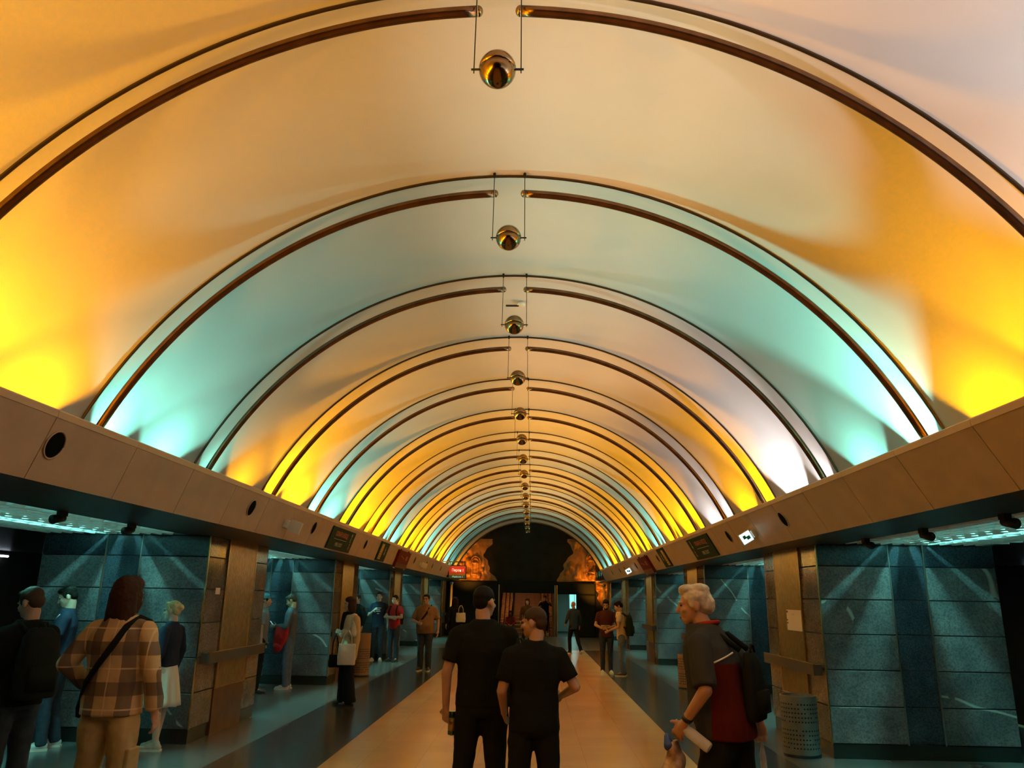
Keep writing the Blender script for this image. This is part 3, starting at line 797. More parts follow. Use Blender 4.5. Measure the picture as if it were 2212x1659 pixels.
for s in (-1, 1):
    # added pole standing in for the amber-lit edge of the last pylon
    x = -3.42 if s < 0 else 3.02
    t = thing('standin_pole', 'amber stand-in pole added for the lit pylon edge on the %s side' % ('left' if s < 0 else 'right'), 'pole', (x, 33.6, 0))
    obj('shaft', MB().tube([(0, 0, 0), (0, 0, 2.22)], .05, 12), mat('pole_amber', (.62, .33, .08), .35, .4), t, True)
    obj('top_cap', MB().lathe([(.06, 0), (.075, .03), (.075, .07), (.05, .1)], (0, 0, 2.22), 14), M_EDGT, t)
    obj('base_ring', MB().lathe([(.08, 0), (.08, .03), (.055, .05)], (0, 0, 0), 14), M_BLACK, t)
    add_light('pole_spot', 'SPOT', (x-s*.5, 32.2, 2.3), (x, 33.6, 1.2), 60, (1, .5, .1), .04, angle=R(70))
# ------------------------------------------------------------------ people
TEXC = bpy.data.textures.new('cloth_folds', 'CLOUDS'); TEXC.noise_scale = .12; TEXC.noise_depth = 2
TEXH = bpy.data.textures.new('hair_strands', 'CLOUDS'); TEXH.noise_scale = .022
def remesh(name, mb, m, parent, vox, smooth=4, fold=0., hair=0., fac=.5):
    o = obj(name, mb, m, parent)
    r = o.modifiers.new('remesh', 'REMESH'); r.mode = 'VOXEL'; r.voxel_size = vox; r.use_smooth_shade = True
    if smooth:
        q = o.modifiers.new('smooth', 'SMOOTH'); q.factor = fac; q.iterations = smooth
    if fold:
        d = o.modifiers.new('folds', 'DISPLACE'); d.texture = TEXC; d.strength = fold; d.mid_level = .5; d.texture_coords = 'LOCAL'
    if hair:
        d = o.modifiers.new('strands', 'DISPLACE'); d.texture = TEXH; d.strength = hair; d.mid_level = .5; d.texture_coords = 'LOCAL'
    return o
def cloth(name, col, rough=.85, **k): return mat('cloth_'+name, col, rough, spec=.08, **k)
def skin(name, col): return mat('skin_'+name, col, .5, noise=.08, scale=12)
SK1 = skin('light', (.52, .31, .20)); SK2 = skin('tan', (.44, .24, .14)); SK3 = skin('pale', (.58, .40, .29))
HDK = mat('hair_black', (.010, .007, .005), .6, spec=.12); HBR = mat('hair_brown', (.036, .015, .009), .6, spec=.15)
HGR = mat('hair_grey', (.52, .46, .36), .55, noise=.35, scale=16); HBL = mat('hair_blond', (.62, .45, .20), .5, noise=.2, scale=30)
HMB = mat('hair_mid_brown', (.050, .030, .018), .6, spec=.15)
M_EYE = mat('eye_dark', (.015, .010, .008), .25); M_LIPS = mat('lips', (.34, .12, .09), .5)
BLK = cloth('black', (.010, .011, .010)); BLK2 = cloth('black_trousers', (.012, .013, .013)); NAVY = cloth('navy', (.020, .028, .050))
JEAN = cloth('dark_jeans', (.035, .045, .062), noise=.15, scale=18); JEANL = cloth('pale_jeans', (.11, .14, .18), noise=.15, scale=18)
SOLEW = mat('sole_white', (.68, .64, .55), .6); SHW = mat('shoe_white', (.66, .66, .62), .55); SHB = mat('shoe_black', (.014, .013, .012), .4)
SHG = mat('shoe_grey', (.20, .19, .17), .6)

def person(label, loc, yaw, h, top=None, bottom=None, hair='short', hmat=HDK, sk=SK1, lean=(0, 0), head=(0, 0, 0), headoff=(0, 0, 0),
           armL=None, armR=None, legL=None, legR=None, shoe=SHB, sole=None, bulk=1., belly=0., vox=.012, eyes=True, handL=None, handR=None,
           glasses=False, beard=False, foot=(0, 0), seat=0, collar=None, group=None):
    k = h/1.75
    sp = lambda z: (lean[0]*max(0, (z-.95))/.51, lean[1]*max(0, (z-.95))/.51)
    S = lambda p: Vector(p)*k
    J = {}
    def off(p):
        a, b = sp(p[2]); return Vector((p[0]+a, p[1]+b, p[2]))
    J['shL'], J['shR'] = off((-.180*bulk**.5, -.012, 1.385)), off((.180*bulk**.5, -.012, 1.385))
    aL = armL or ((-.25, -.03, 1.14), (-.255, .05, .90)); aR = armR or ((.25, -.03, 1.14), (.255, .05, .90))
    J['elL'], J['wrL'] = Vector(aL[0]), Vector(aL[1]); J['elR'], J['wrR'] = Vector(aR[0]), Vector(aR[1])
    lL = legL or ((-.095, .01, .49), (-.10, -.02, .08)); lR = legR or ((.095, .01, .49), (.10, -.02, .08))
    J['hipL'], J['hipR'] = Vector((-.088, 0, .90)), Vector((.088, 0, .90))
    J['knL'], J['anL'] = Vector(lL[0]), Vector(lL[1]); J['knR'], J['anR'] = Vector(lR[0]), Vector(lR[1])
    nx, ny = sp(1.47)
    hc = Vector((nx+headoff[0], ny+.025+headoff[1], 1.622+headoff[2]))
    Mh = (Matrix.Rotation(R(head[0]), 3, 'Z') @ Matrix.Rotation(R(head[1]), 3, 'X') @ Matrix.Rotation(R(head[2]), 3, 'Y'))
    hp = lambda x, y, z: (hc + Mh @ Vector((x, y, z)))*k
    J = {a: b*k for a, b in J.items()}
    J['head'] = hc*k
    # ---- one continuous body
    b = MB()
    L = [(.84, .14, .09), (.93, .15, .10), (1.05, .13, .09), (1.2, .145, .10), (1.33, .15, .10), (1.41, .12, .08), (1.46, .06, .06)]
    b.rings([(*S((*sp(z), z)).xy, z*k, rx*k*bulk, ry*k*bulk) for z, rx, ry in L], 18)
    a, c_ = sp(1.42)
    b.cap(S((a, c_-.012, 1.42)), hp(0, -.02, -.07), .058*k, .054*k)
    b.ell(hp(0, -.012, .030), (.075*k, .094*k, .083*k), Mh)
    b.ell(hp(0, .026, -.030), (.064*k, .066*k, .078*k), Mh)
    b.ell(hp(0, .050, -.078), (.040*k, .040*k, .030*k), Mh)
    b.ell(hp(0, .078, .022), (.048*k, .016*k, .012*k), Mh)
    b.cap(hp(0, .088, .012), hp(0, .109, -.027), .008*k, .0125*k, 10)
    b.ell(hp(0, .085, -.058), (.022*k, .010*k, .006*k), Mh); b.ell(hp(0, .083, -.068), (.020*k, .010*k, .006*k), Mh)
    for s in (-1, 1):
        b.ell(hp(s*.077, -.012, -.008), (.011*k, .021*k, .032*k), Mh)
        b.ell(hp(s*.045, .062, -.022), (.018*k, .018*k, .016*k), Mh)
    for s, q in ((-1, 'L'), (1, 'R')):
        b.cap(S((a+s*.05, c_-.012, 1.42)), J['sh'+q], .038*k, .046*k)
        b.cap(J['sh'+q], J['el'+q], .049*k, .038*k); b.cap(J['el'+q], J['wr'+q], .040*k, .026*k)
        hand(b, J['wr'+q], (J['wr'+q]-J['el'+q]).normalized(), s, k, handL if s < 0 else handR)
        b.cap(J['hip'+q], J['kn'+q], .082*k, .054*k); b.cap(J['kn'+q], J['an'+q], .055*k, .037*k)
        b.cap(J['an'+q], J['an'+q]+Vector((s*.02, .10, -.035))*k, .035*k, .028*k)
    o = remesh('person', b, sk, None, vox*(.62 if vox < .0125 else .75), 3)
    o.location = loc; o.rotation_euler = (0, 0, R(yaw))
    tag(o, label, 'person', group)
    # ---- hair
    if hair != 'bald':
        b = MB()
        if hair == 'crop':
            b.ell(hp(0, -.016, .040), (.079*k, .093*k, .080*k), Mh); b.ell(hp(0, -.055, .0), (.064*k, .050*k, .060*k), Mh)
        else:
            b.ell(hp(0, -.020, .045), (.083*k, .094*k, .082*k), Mh); b.ell(hp(0, -.058, .0), (.070*k, .052*k, .066*k), Mh)
            b.ell(hp(0, .045, .088), (.055*k, .040*k, .028*k), Mh)
            for s in (-1, 1): b.ell(hp(s*.071, .012, .022), (.012*k, .022*k, .04*k), Mh)
        if hair in ('bob', 'long'):
            for s in (-1, 1): b.ell(hp(s*.070, -.005, -.035), (.026*k, .060*k, .105*k), Mh)
            b.ell(hp(0, -.055, -.055), (.086*k, .055*k, .105*k), Mh); b.ell(hp(0, -.01, .075), (.09*k, .095*k, .06*k), Mh)
        if hair == 'long':
            L = [(-.255, .085, .045), (-.24, .108, .060), (-.16, .116, .070), (-.08, .110, .080), (0, .102, .088), (.06, .098, .092), (.10, .078, .078), (.125, .040, .045)]
            b.loft([[hp(rx*math.cos(2*math.pi*i/20), -.045+.012*(z > 0)+ry*math.sin(2*math.pi*i/20), z) for i in range(20)] for z, rx, ry in L])
        if hair == 'bun':
            b.ell(hp(0, -.105, .035), (.045*k, .042*k, .045*k), Mh)
        if hair == 'wave':
            b.ell(hp(0, .03, .10), (.07*k, .055*k, .032*k), Mh); b.ell(hp(0, -.04, .09), (.075*k, .07*k, .04*k), Mh); b.ell(hp(0, -.085, .0), (.068*k, .045*k, .06*k), Mh)
        remesh('hair', b, hmat, o, .0075 if vox < .0125 else .011, 2, hair=.010*k if hair != 'crop' else .004)
        if hair == 'cap':
            c = MB(); c.ell(hp(0, -.012, .062), (.089*k, .104*k, .075*k), Mh)
            c.ell(hp(0, .105, .045), (.066*k, .068*k, .010*k), Mh)
            remesh('cap', c, cloth('cap_blue', (.10, .30, .42)), o, .008, 2)
    if beard:
        b = MB(); b.ell(hp(0, .048, -.075), (.052*k, .050*k, .042*k), Mh)
        for s in (-1, 1): b.ell(hp(s*.055, .02, -.045), (.016*k, .03*k, .04*k), Mh)
        remesh('beard', b, hmat, o, .008, 2)
    if eyes:
        for s in (-1, 1):
            obj('eye', MB().ell(hp(s*.031, .080, .006), (.011*k, .007*k, .005*k), Mh, 8, 5), M_EYE, o, True)
            obj('eyebrow', MB().ell(hp(s*.033, .090, .027), (.021*k, .006*k, .0045*k), Mh, 8, 5), hmat if hair != 'bald' else HMB, o, True)
        obj('lips', MB().ell(hp(0, .093, -.063), (.021*k, .006*k, .008*k), Mh, 8, 5), M_LIPS, o, True)
    if glasses:
        g = MB()
        for s in (-1, 1):
            ring = [hp(s*.033+.024*math.cos(R(t)), .098, .004+.018*math.sin(R(t))) for t in range(0, 361, 30)]
            g.tube(ring, .0035*k, 6); g.tube([hp(s*.057, .098, .008), hp(s*.078, -.01, .008)], .003*k, 6)
        g.tube([hp(-.01, .1, .008), hp(.01, .1, .008)], .003*k, 6)
        obj('glasses', g, M_BLACK, o, True)
    # ---- top
    if top:
        m = top['m']; hem = top.get('hem', .86); w = top.get('w', 1.)*bulk; b = MB()
        L = [(hem, .170, .122), (hem+.06, .168, .122), (1.02, .164, .118), (1.14, .162, .114), (1.29, .180, .122), (1.37, .168, .112), (1.425, .128, .092), (1.47, .092, .080), (1.497, .073, .070)]
        L = sorted(set(L))
        b.rings([(*(S((*sp(z), z)).xy + Vector((0, belly*k*.5*math.exp(-((z-1.05)/.13)**2)))), z*k, rx*k*w, (ry+belly*.6*math.exp(-((z-1.05)/.15)**2))*k*w) for z, rx, ry in L], 22, 2.3)
        for s, q in ((-1, 'L'), (1, 'R')):
            b.cap(S((a+s*.055, c_-.014, 1.45)), J['sh'+q].lerp(S((a+s*.055, c_-.014, 1.45)), .12), .040*k, .058*k*w**.5)
            sl = top.get('sleeve', .62); r0, r1 = .066*k*w**.5, .058*k*w**.5
            if sl <= 1:
                e = J['sh'+q].lerp(J['el'+q], sl)
                b.cap(J['sh'+q], J['sh'+q].lerp(e, .3), r0, r0*.98); b.tube([J['sh'+q], J['sh'+q].lerp(e, .6), e], [r0*.97, r0*.98, r0*top.get('cuff', .97)], 12)
            else:
                b.cap(J['sh'+q], J['el'+q], r0, r1); e = J['el'+q].lerp(J['wr'+q], sl-1)
                b.tube([J['el'+q], e], [r1*.98, r1*top.get('cuff', .78)], 12)
        if top.get('hood'): b.ell(S((a, c_-.10, 1.43)), (.11*k, .06*k, .07*k))
        remesh('shirt' if top.get('n') is None else top['n'], b, m, o, vox, 4, fold=top.get('fold', .022)*k)
        if collar:
            r = [S((a+.068*math.cos(R(t)), c_-.005+.066*math.sin(R(t)), 1.495+.012*math.sin(R(t+180)))) for t in range(0, 361, 24)]
            obj('collar', MB().tube(r, .014*k, 8), collar, o, True)
    # ---- bottom
    if bottom:
        m = bottom['m']; kd = bottom.get('k', 'trousers'); b = MB()
        if kd == 'skirt':
            rings = []
            for z, r, pl in ((1.02, .135, 0), (.95, .16, .002), (.85, .185, .006), (.7, .215, .012), (.56, .24, .018), (.50, .25, .020)):
                ring = []
                for i in range(64):
                    t = 2*math.pi*i/64; q = r + pl*math.cos(11*t)
                    ring.append(((q*math.cos(t)*.98)*k, (q*math.sin(t)*.84+.02)*k, (z+.004*math.sin(5*t))*k))
                rings.append(ring)
            sk_ = obj('skirt', MB().loft(rings), m, o, True)
        else:
            f = bottom.get('fit', 1.); wide = kd == 'wide'
            b.rings([(0, 0, z*k, rx*k*bulk, ry*k*bulk) for z, rx, ry in ((.83, .15, .108), (.88, .172, .122), (.95, .168, .118), (1.02, .158, .108))], 20, 2.2)
            for s, q in ((-1, 'L'), (1, 'R')):
                hp_, kn, an = J['hip'+q], J['kn'+q], J['an'+q]
                e = an + (an-kn).normalized()*.03*k
                b.cap(hp_, hp_.lerp(kn, .3), .098*k*bulk**.5, .092*k*bulk**.5*f)
                b.cap(hp_.lerp(kn, .3), kn, .092*k*f, (.100 if wide else .070)*k*f)
                b.tube([kn, kn.lerp(e, .5), e], [(.100 if wide else .070)*k*f, (.110 if wide else .064)*k*f, (.122 if wide else .060)*k*f], 14)
            remesh('trousers', b, m, o, vox, 4, fold=bottom.get('fold', .020)*k)
    # ---- shoes
    for s, q, fy in ((-1, 'L', foot[0]), (1, 'R', foot[1])):
        an = J['an'+q]; A = Matrix.Rotation(R(-s*7), 3, 'Z') @ Matrix.Rotation(R(-fy), 3, 'X')
        P = lambda x, y, z: an + A @ (Vector((x, y, z-.08))*k)
        b = MB(); b.ell(P(0, -.020, .050), (.042*k, .055*k, .045*k), A); b.ell(P(0, .06, .045), (.045*k, .07*k, .040*k), A); b.ell(P(0, .13, .034), (.047*k, .065*k, .028*k), A)
        b.cap(P(0, -.01, .06), P(0, -.005, .10), .042*k, .040*k)
        sh = remesh('shoe', b, shoe, o, max(.009, vox*.8), 2)
        out = [(-.038, -.075), (.038, -.075), (.045, 0), (.044, .06), (.052, .12), (.042, .175), (0, .2), (-.042, .175), (-.052, .12), (-.044, .06), (-.045, 0)]
        vs = [P(x, y, .0) for x, y in out] + [P(x, y, .024) for x, y in out]; n = len(out)
        obj('sole', MB().add(vs, [tuple(range(n-1, -1, -1)), tuple(range(n, 2*n))]+[(i, (i+1) % n, n+(i+1) % n, n+i) for i in range(n)]), sole or M_BLACK, sh)
    o['_k'] = k
    del o['_k']
    PJ[o.name] = (J, k, hp, sp, Mh)
    return o
PJ = {}
def hand(b, w, d, s, k, spec=None):
    spec = spec or {}
    n = Vector(spec.get('n', (-s, .0, 0)))            # way the palm faces
    n = (n - d*n.dot(d)); n = n.normalized() if n.length > .05 else d.orthogonal().normalized()
    a = d.cross(n).normalized()                        # across the palm
    if spec.get('flip'): a = -a
    th = Vector(spec.get('t', (0, 1, 0)))              # thumb lies on this side
    if a.dot(th) < 0: a = -a
    cu = spec.get('curl', 22)
    Mx = Matrix((a, d, n)).transposed()
    b.ell(w + d*.048*k, (.041*k, .052*k, .017*k), Mx); b.cap(w-d*.02*k, w+d*.03*k, .026*k, .026*k, 10)
    for i, (x, L) in enumerate(((.030, .072), (.010, .082), (-.011, .077), (-.031, .060))):
        p = w + d*.088*k + a*x*k; q = 0; dd = d
        for seg, f in enumerate((.42, .33, .25)):
            q += R(cu*(1.0 if seg else .7)); dd = d*math.cos(q)+n*math.sin(q)
            e = p + dd*L*f*k; b.cap(p, e, (.0095-.0008*seg)*k, (.0090-.0008*seg)*k, 8); p = e
    p = w + d*.028*k + a*.032*k; q = a*.75+d*.65+n*.15; q.normalize()
    e = p + q*.040*k; b.cap(p, e, .0125*k, .0105*k, 8); q = (q + d*.5 + n*(.2+cu/60.)).normalized(); b.cap(e, e+q*.034*k, .0105*k, .0085*k, 8)
def toworld(o, p): return Matrix.Translation(o.location) @ o.rotation_euler.to_matrix().to_4x4() @ Vector(p)
def held(name, label, cat, o, p, rz=0):           # a thing carried by a person, placed in the world
    w = toworld(o, p)
    return thing(name, label, cat, w, o.rotation_euler.z + R(rz))
def backpack(o, label, m, y=-.215, z=1.18, w=.15, hgt=.24, d=.085, x=0, strapm=None):
    J, k, hp, sp, Mh = PJ[o.name]
    a, c = sp(z)
    t = held('backpack', label, 'backpack', o, Vector((a+x, c+y, z))*k)
    b = MB(); b.rings([(0, 0, -hgt*k, w*.9*k, d*k), (0, 0, -hgt*.8*k, w*k, d*1.1*k), (0, 0, 0, w*k, d*k), (0, .01*k, hgt*.75*k, w*.85*k, d*.8*k), (0, .02*k, hgt*k, w*.5*k, d*.5*k)], 20, 3)
    remesh('bag', b, m, t, .013, 4, fold=.012)
    b = MB(); b.rings([(0, -d*.95*k, -hgt*.75*k, w*.7*k, .035*k), (0, -d*.95*k, -.02*k, w*.7*k, .03*k)], 16, 3.5)
    obj('pocket', b, strapm or m, t, True)
    for s in (-1, 1):
        pts = [(s*.085, .03, -hgt*.7), (s*.12, .11, -hgt*.2), (s*.125, .31, -.01), (s*.12, .345, .12), (s*.10, .27, .265), (s*.085, .17, .285), (s*.07, .05, .20)]
        obj('strap', MB().tube([Vector(p)*k for p in pts], .017*k, 6), strapm or m, t, True)
    obj('top_handle', MB().tube([(-.04*k, .0, hgt*.98*k), (-.02*k, -.0, (hgt+.04)*k), (.02*k, 0, (hgt+.04)*k), (.04*k, 0, hgt*.98*k)], .008*k, 6), strapm or m, t, True)
    return t
def tote(name, label, o, p, w, hgt, d, m, strap=.25, rz=0, hm=None):
    t = held(name, label, 'bag', o, p, rz)
    b = MB(); b.rings([(0, 0, -hgt, w*.95, d*.8), (0, 0, -hgt*.6, w, d), (0, 0, 0, w*.92, d*.45)], 20, 3.2)
    remesh('bag', b, m, t, .012, 2, fold=.014)
    for q in (-1, 1):
        obj('handle', MB().tube([(-w*.5, q*d*.3, -.01), (-w*.42, q*d*.3, strap*.6), (-w*.1, q*d*.2, strap), (w*.1, q*d*.2, strap), (w*.42, q*d*.3, strap*.6), (w*.5, q*d*.3, -.01)], .007, 6), hm or m, t, True)
    return t
def phone(o, label, p, rz=0, tilt=50, glow=True):
    t = held('phone', label, 'phone', o, p, rz); t.rotation_euler.x = R(tilt)
    obj('body', MB().box((-.036, -.072, -.004), (.036, .072, .004)), M_BLACK, t, bevel=.003)
    obj('screen', MB().box((-.033, -.066, .004), (.033, .066, .0052)), mat('phone_glow', (.55, .75, .9), .3, emit=.35), t)
    return t
def watch(o, side, m):
    J, k, hp, sp, Mh = PJ[o.name]
    w, e = J['wr'+side], J['el'+side]; c = w.lerp(e, .12); d = (e-w).normalized()
    b = MB().tube([c-d*.012*k, c+d*.012*k], [.033*k, .034*k], 12)
    return obj('wristwatch', b, m, o, True)
def strap_across(o, name, pts, m, r=.018):
    J, k, hp, sp, Mh = PJ[o.name]
    P = [Vector(p)*k for p in pts]
    b = MB(); rings = []
    for i, p in enumerate(P):
        d = (P[min(i+1, len(P)-1)]-P[max(i-1, 0)]).normalized(); nrm = Vector((p.x*.8, p.y, 0)).normalized() if i not in () else Vector((0, 1, 0))
        s_ = d.cross(nrm).normalized()
        rings.append([p+s_*r*k+nrm*.003, p-s_*r*k+nrm*.003, p-s_*r*k-nrm*.006, p+s_*r*k-nrm*.006])
    b.loft(rings)
    return obj(name, b, m, o, True)

# ---- plaid cloth
def plaid():
    m = bpy.data.materials.new('cloth_plaid'); m.use_nodes = True; MATS['cloth_plaid'] = m
    N = m.node_tree.nodes; L = m.node_tree.links; p = N['Principled BSDF']; p.inputs['Roughness'].default_value = .9
    tc = N.new('ShaderNodeTexCoord'); sx = N.new('ShaderNodeSeparateXYZ'); L.new(tc.outputs['Object'], sx.inputs[0])
    def band(src, period, ph, w0):
        a = N.new('ShaderNodeMath'); a.operation = 'MULTIPLY_ADD'; a.inputs[1].default_value = 1/period; a.inputs[2].default_value = ph
        L.new(src, a.inputs[0]); f = N.new('ShaderNodeMath'); f.operation = 'FRACT'; L.new(a.outputs[0], f.inputs[0])
        c = N.new('ShaderNodeMath'); c.operation = 'COMPARE'; c.inputs[1].default_value = .5; c.inputs[2].default_value = w0
        L.new(f.outputs[0], c.inputs[0]); return c.outputs[0]
    bx, bz = band(sx.outputs['X'], .235, .883, .17), band(sx.outputs['Z'], .265, .46, .17)
    tx, tz = band(sx.outputs['X'], .235, .38, .02), band(sx.outputs['Z'], .265, .96, .02)
    col = (.50, .36, .19, 1)
    prev = None
    def mix(fac, c1, c2, strength):
        mul = N.new('ShaderNodeMath'); mul.operation = 'MULTIPLY'; mul.inputs[1].default_value = strength; L.new(fac, mul.inputs[0])
        q = N.new('ShaderNodeMixRGB'); L.new(mul.outputs[0], q.inputs[0])
        if isinstance(c1, tuple): q.inputs[1].default_value = c1
        else: L.new(c1, q.inputs[1])
        q.inputs[2].default_value = c2; return q.outputs[0]
    c = mix(bx, col, (.085, .06, .055, 1), .80); c = mix(bz, c, (.075, .055, .05, 1), .74)
    c = mix(tx, c, (.75, .58, .35, 1), .6); c = mix(tz, c, (.75, .58, .35, 1), .6)
    L.new(c, p.inputs['Base Color'])
    return m
PLAID = plaid()
KHAKI = cloth('khaki', (.40, .31, .15), noise=.22, scale=7); MAROON = cloth('maroon', (.075, .022, .02)); RED = cloth('red', (.42, .022, .022))
POLO = cloth('brown_polo', (.22, .125, .075)); BEIGE = cloth('beige_jacket', (.50, .34, .15)); CREAM = cloth('cream', (.62, .47, .30))
OFFW = cloth('off_white_skirt', (.66, .62, .52)); GREYT = cloth('grey_tee', (.09, .11, .13)); GSH = cloth('grey_shirt', (.16, .16, .17)); BLUE = cloth('blue_jacket', (.035, .055, .09))
GREENB = cloth('dark_green_bag', (.014, .026, .016)); TOTEW = cloth('tote_white', (.66, .56, .46)); TOTEG = cloth('tote_grey', (.50, .50, .44))
CHAR = cloth('charcoal', (.042, .043, .042)); DRED = cloth('dark_red_panel', (.15, .018, .012)); TIGHT = skin('tights', (.22, .18, .14))

# 1 the pair in black in front
f10 = person('taller man in black seen from behind holding a can, left of centre pair', (-.37, 6.2, 0), 4, 1.815,
    top=dict(m=BLK, hem=.90, sleeve=.72, w=1.04), bottom=dict(m=BLK2, fit=1.06), hair='crop', hmat=HDK, sk=SK2, head=(-34, -4, 0), bulk=1.10, vox=.011, eyes=False,
    armL=((-.262, -.03, 1.13), (-.262, .03, .885)), handL=dict(curl=52, n=(.7, .7, 0), t=(0.5, 1, 0)), legL=((-.125, .02, .49), (-.15, -.02, .08)), legR=((.105, .0, .49), (.12, -.02, .08)))
J, k, *_ = PJ[f10.name]
t = held('drink_can', 'slim metallic can held low by the man in black t-shirt', 'can', f10, J['wrL']+Vector((.048, .052, -.115))*k)
obj('can_body', MB().lathe([(.020, -.085), (.030, -.078), (.031, -.07), (.031, .06), (.026, .075), (.025, .08)], (0, 0, 0), 20), mat('can_green', (.10, .20, .09), .2, .8), t, auto=40)
obj('can_label', MB().lathe([(.0315, -.05), (.0315, .04)], (0, 0, 0), 20), mat('can_label_yellow', (.50, .35, .08), .3, .5), t, True)
obj('can_lid', MB().lathe([(.024, .081), (.024, .084)], (0, 0, 0), 20), M_EDGT, t)
t = tote('shoulder_bag', 'black shoulder bag hanging between the two men in black', f10, Vector((.265, -.09, 1.16))*k, .105, .26, .075, cloth('black_bag', (.016, .022, .018), .5), strap=.22, rz=15)
obj('buckle', MB().box((-.012, -.095, -.13), (.0, -.085, -.10)), M_EDGT, t)
f11 = person('shorter man in black t-shirt with cropped hair looking left, right of the centre pair', (.02, 5.86, 0), 12, 1.665,
    top=dict(m=BLK, hem=.86, sleeve=.75, w=1.06), bottom=dict(m=BLK2, fit=1.06), hair='crop', hmat=HMB, sk=SK2, head=(52, -6, 0), bulk=1.06, vox=.011, eyes=True,
    armR=((.30, -.06, 1.17), (.26, .20, 1.08)), armL=((-.25, -.02, 1.14), (-.20, .16, .98)), legL=((-.115, .02, .49), (-.14, -.02, .08)), legR=((.12, .0, .49), (.15, -.02, .08)))

# 2 grey-haired man on the right
def two_tone(name, c1, c2, d, lim, zmax):     # dyed panel of a garment, fixed in the garment's own coordinates
    m = bpy.data.materials.new(name); m.use_nodes = True; MATS[name] = m
    N = m.node_tree.nodes; L = m.node_tree.links; p = N['Principled BSDF']; p.inputs['Roughness'].default_value = .85; p.inputs['Specular IOR Level'].default_value = .08
    tc = N.new('ShaderNodeTexCoord'); sx = N.new('ShaderNodeSeparateXYZ'); L.new(tc.outputs['Object'], sx.inputs[0])
    cb = N.new('ShaderNodeCombineXYZ'); L.new(sx.outputs['X'], cb.inputs['X']); L.new(sx.outputs['Y'], cb.inputs['Y'])
    nm = N.new('ShaderNodeVectorMath'); nm.operation = 'NORMALIZE'; L.new(cb.outputs[0], nm.inputs[0])
    dt = N.new('ShaderNodeVectorMath'); dt.operation = 'DOT_PRODUCT'; dt.inputs[1].default_value = d; L.new(nm.outputs[0], dt.inputs[0])
    g = N.new('ShaderNodeMath'); g.operation = 'GREATER_THAN'; g.inputs[1].default_value = lim; L.new(dt.outputs['Value'], g.inputs[0])
    z = N.new('ShaderNodeMath'); z.operation = 'LESS_THAN'; z.inputs[1].default_value = zmax; L.new(sx.outputs['Z'], z.inputs[0])
    q = N.new('ShaderNodeMath'); q.operation = 'MULTIPLY'; L.new(g.outputs[0], q.inputs[0]); L.new(z.outputs[0], q.inputs[1])
    mx = N.new('ShaderNodeMixRGB'); xg = N.new('ShaderNodeMath'); xg.operation = 'GREATER_THAN'; xg.inputs[1].default_value = -.238; L.new(sx.outputs['X'], xg.inputs[0]); q2 = N.new('ShaderNodeMath'); q2.operation = 'MULTIPLY'; L.new(q.outputs[0], q2.inputs[0]); L.new(xg.outputs[0], q2.inputs[1])
    L.new(q2.outputs[0], mx.inputs[0]); mx.inputs[1].default_value = (*c1, 1); mx.inputs[2].default_value = (*c2, 1)
    L.new(mx.outputs[0], p.inputs['Base Color']); return m
POLO2 = two_tone('cloth_charcoal_red', (.042, .043, .042), (.085, .011, .008), (-.64, -.77, 0), .55, 1.345)
o12 = person('grey-haired man in charcoal and dark red polo walking left with bags', (1.22, 5.2, 0), 58, 1.845,
    top=dict(m=POLO2, hem=.86, sleeve=.95, w=1.08, fold=.02), bottom=dict(m=BLK2, fit=1.1), hair='wave', hmat=HGR, sk=SK2, lean=(0, .11), head=(22, -6, 0), headoff=(0, .035, -.02), bulk=1.14, belly=.05, vox=.011,
    armL=((-.285, .02, 1.14), (-.255, .165, .955)), handL=dict(curl=55, n=(.9, .1, -.2), t=(0, 1, .3)), armR=((.285, -.10, 1.16), (.27, -.11, .93)), handR=dict(curl=60),
    legL=((-.10, .12, .49), (-.10, -.05, .09)), legR=((.10, -.06, .50), (.10, -.26, .12)), collar=cloth('red_collar', (.30, .03, .02)), foot=(0, 25))
J, k, hp, sp, Mh = PJ[o12.name]
# dark red side panel and pale piping of the polo, set into the back of the shirt
def shirt_pt(ang, z, out=1.0):
    a, c = sp(z); rx = .19*1.16; ry = .14*1.16
    return Vector((a+rx*out*math.cos(R(ang)), c+ry*out*math.sin(R(ang)), z))*k
obj('piping', MB().tube([shirt_pt(an, 1.275+.0012*(an-200), 1.045) for an in range(196, 256, 8)], .006, 6), SOLEW, o12, True)
obj('piping', MB().tube([S_ for S_ in [Vector((sp(1.47)[0]+.09*math.cos(R(q)), sp(1.47)[1]-.005+.086*math.sin(R(q)), 1.462))*k for q in range(150, 300, 15)]], .005, 6), SOLEW, o12, True)
watch(o12, 'L', M_BLACK)
backpack(o12, 'black backpack worn by the grey-haired man', cloth('black_pack', (.012, .013, .012)), y=-.20, z=1.15, w=.13, hgt=.19, d=.045, x=.05)
w = J['wrL']
t = held('snack_bag', 'crumpled brown and blue snack bag in the lead hand of grey-haired man', 'bag', o12, w+Vector((.02, .08, -.21))*k)
b = MB(); b.rings([(0, 0, .11, .035, .018), (0, .0, .07, .05, .035), (.01, 0, .0, .075, .06), (-.01, .01, -.08, .085, .065), (0, 0, -.15, .07, .04), (0, 0, -.175, .04, .02)], 20, 2.8)
remesh('bag', b, mat('bag_print', (.12, .045, .02), .4, noise=.5, scale=13, col2=(.70, .48, .26)), t, .009, 1, fold=.05)
obj('blue_top', MB().cap((-.02, .02, .08), (.02, .05, .125), .034, .018), mat('bag_blue', (.02, .05, .22), .4), t, True)
t = held('plastic_bottle', 'clear plastic bottle lying across the arm of grey-haired man', 'bottle', o12, w+Vector((.02, -.045, -.07))*k, 0)
t.rotation_euler = (R(-58), 0, R(58))
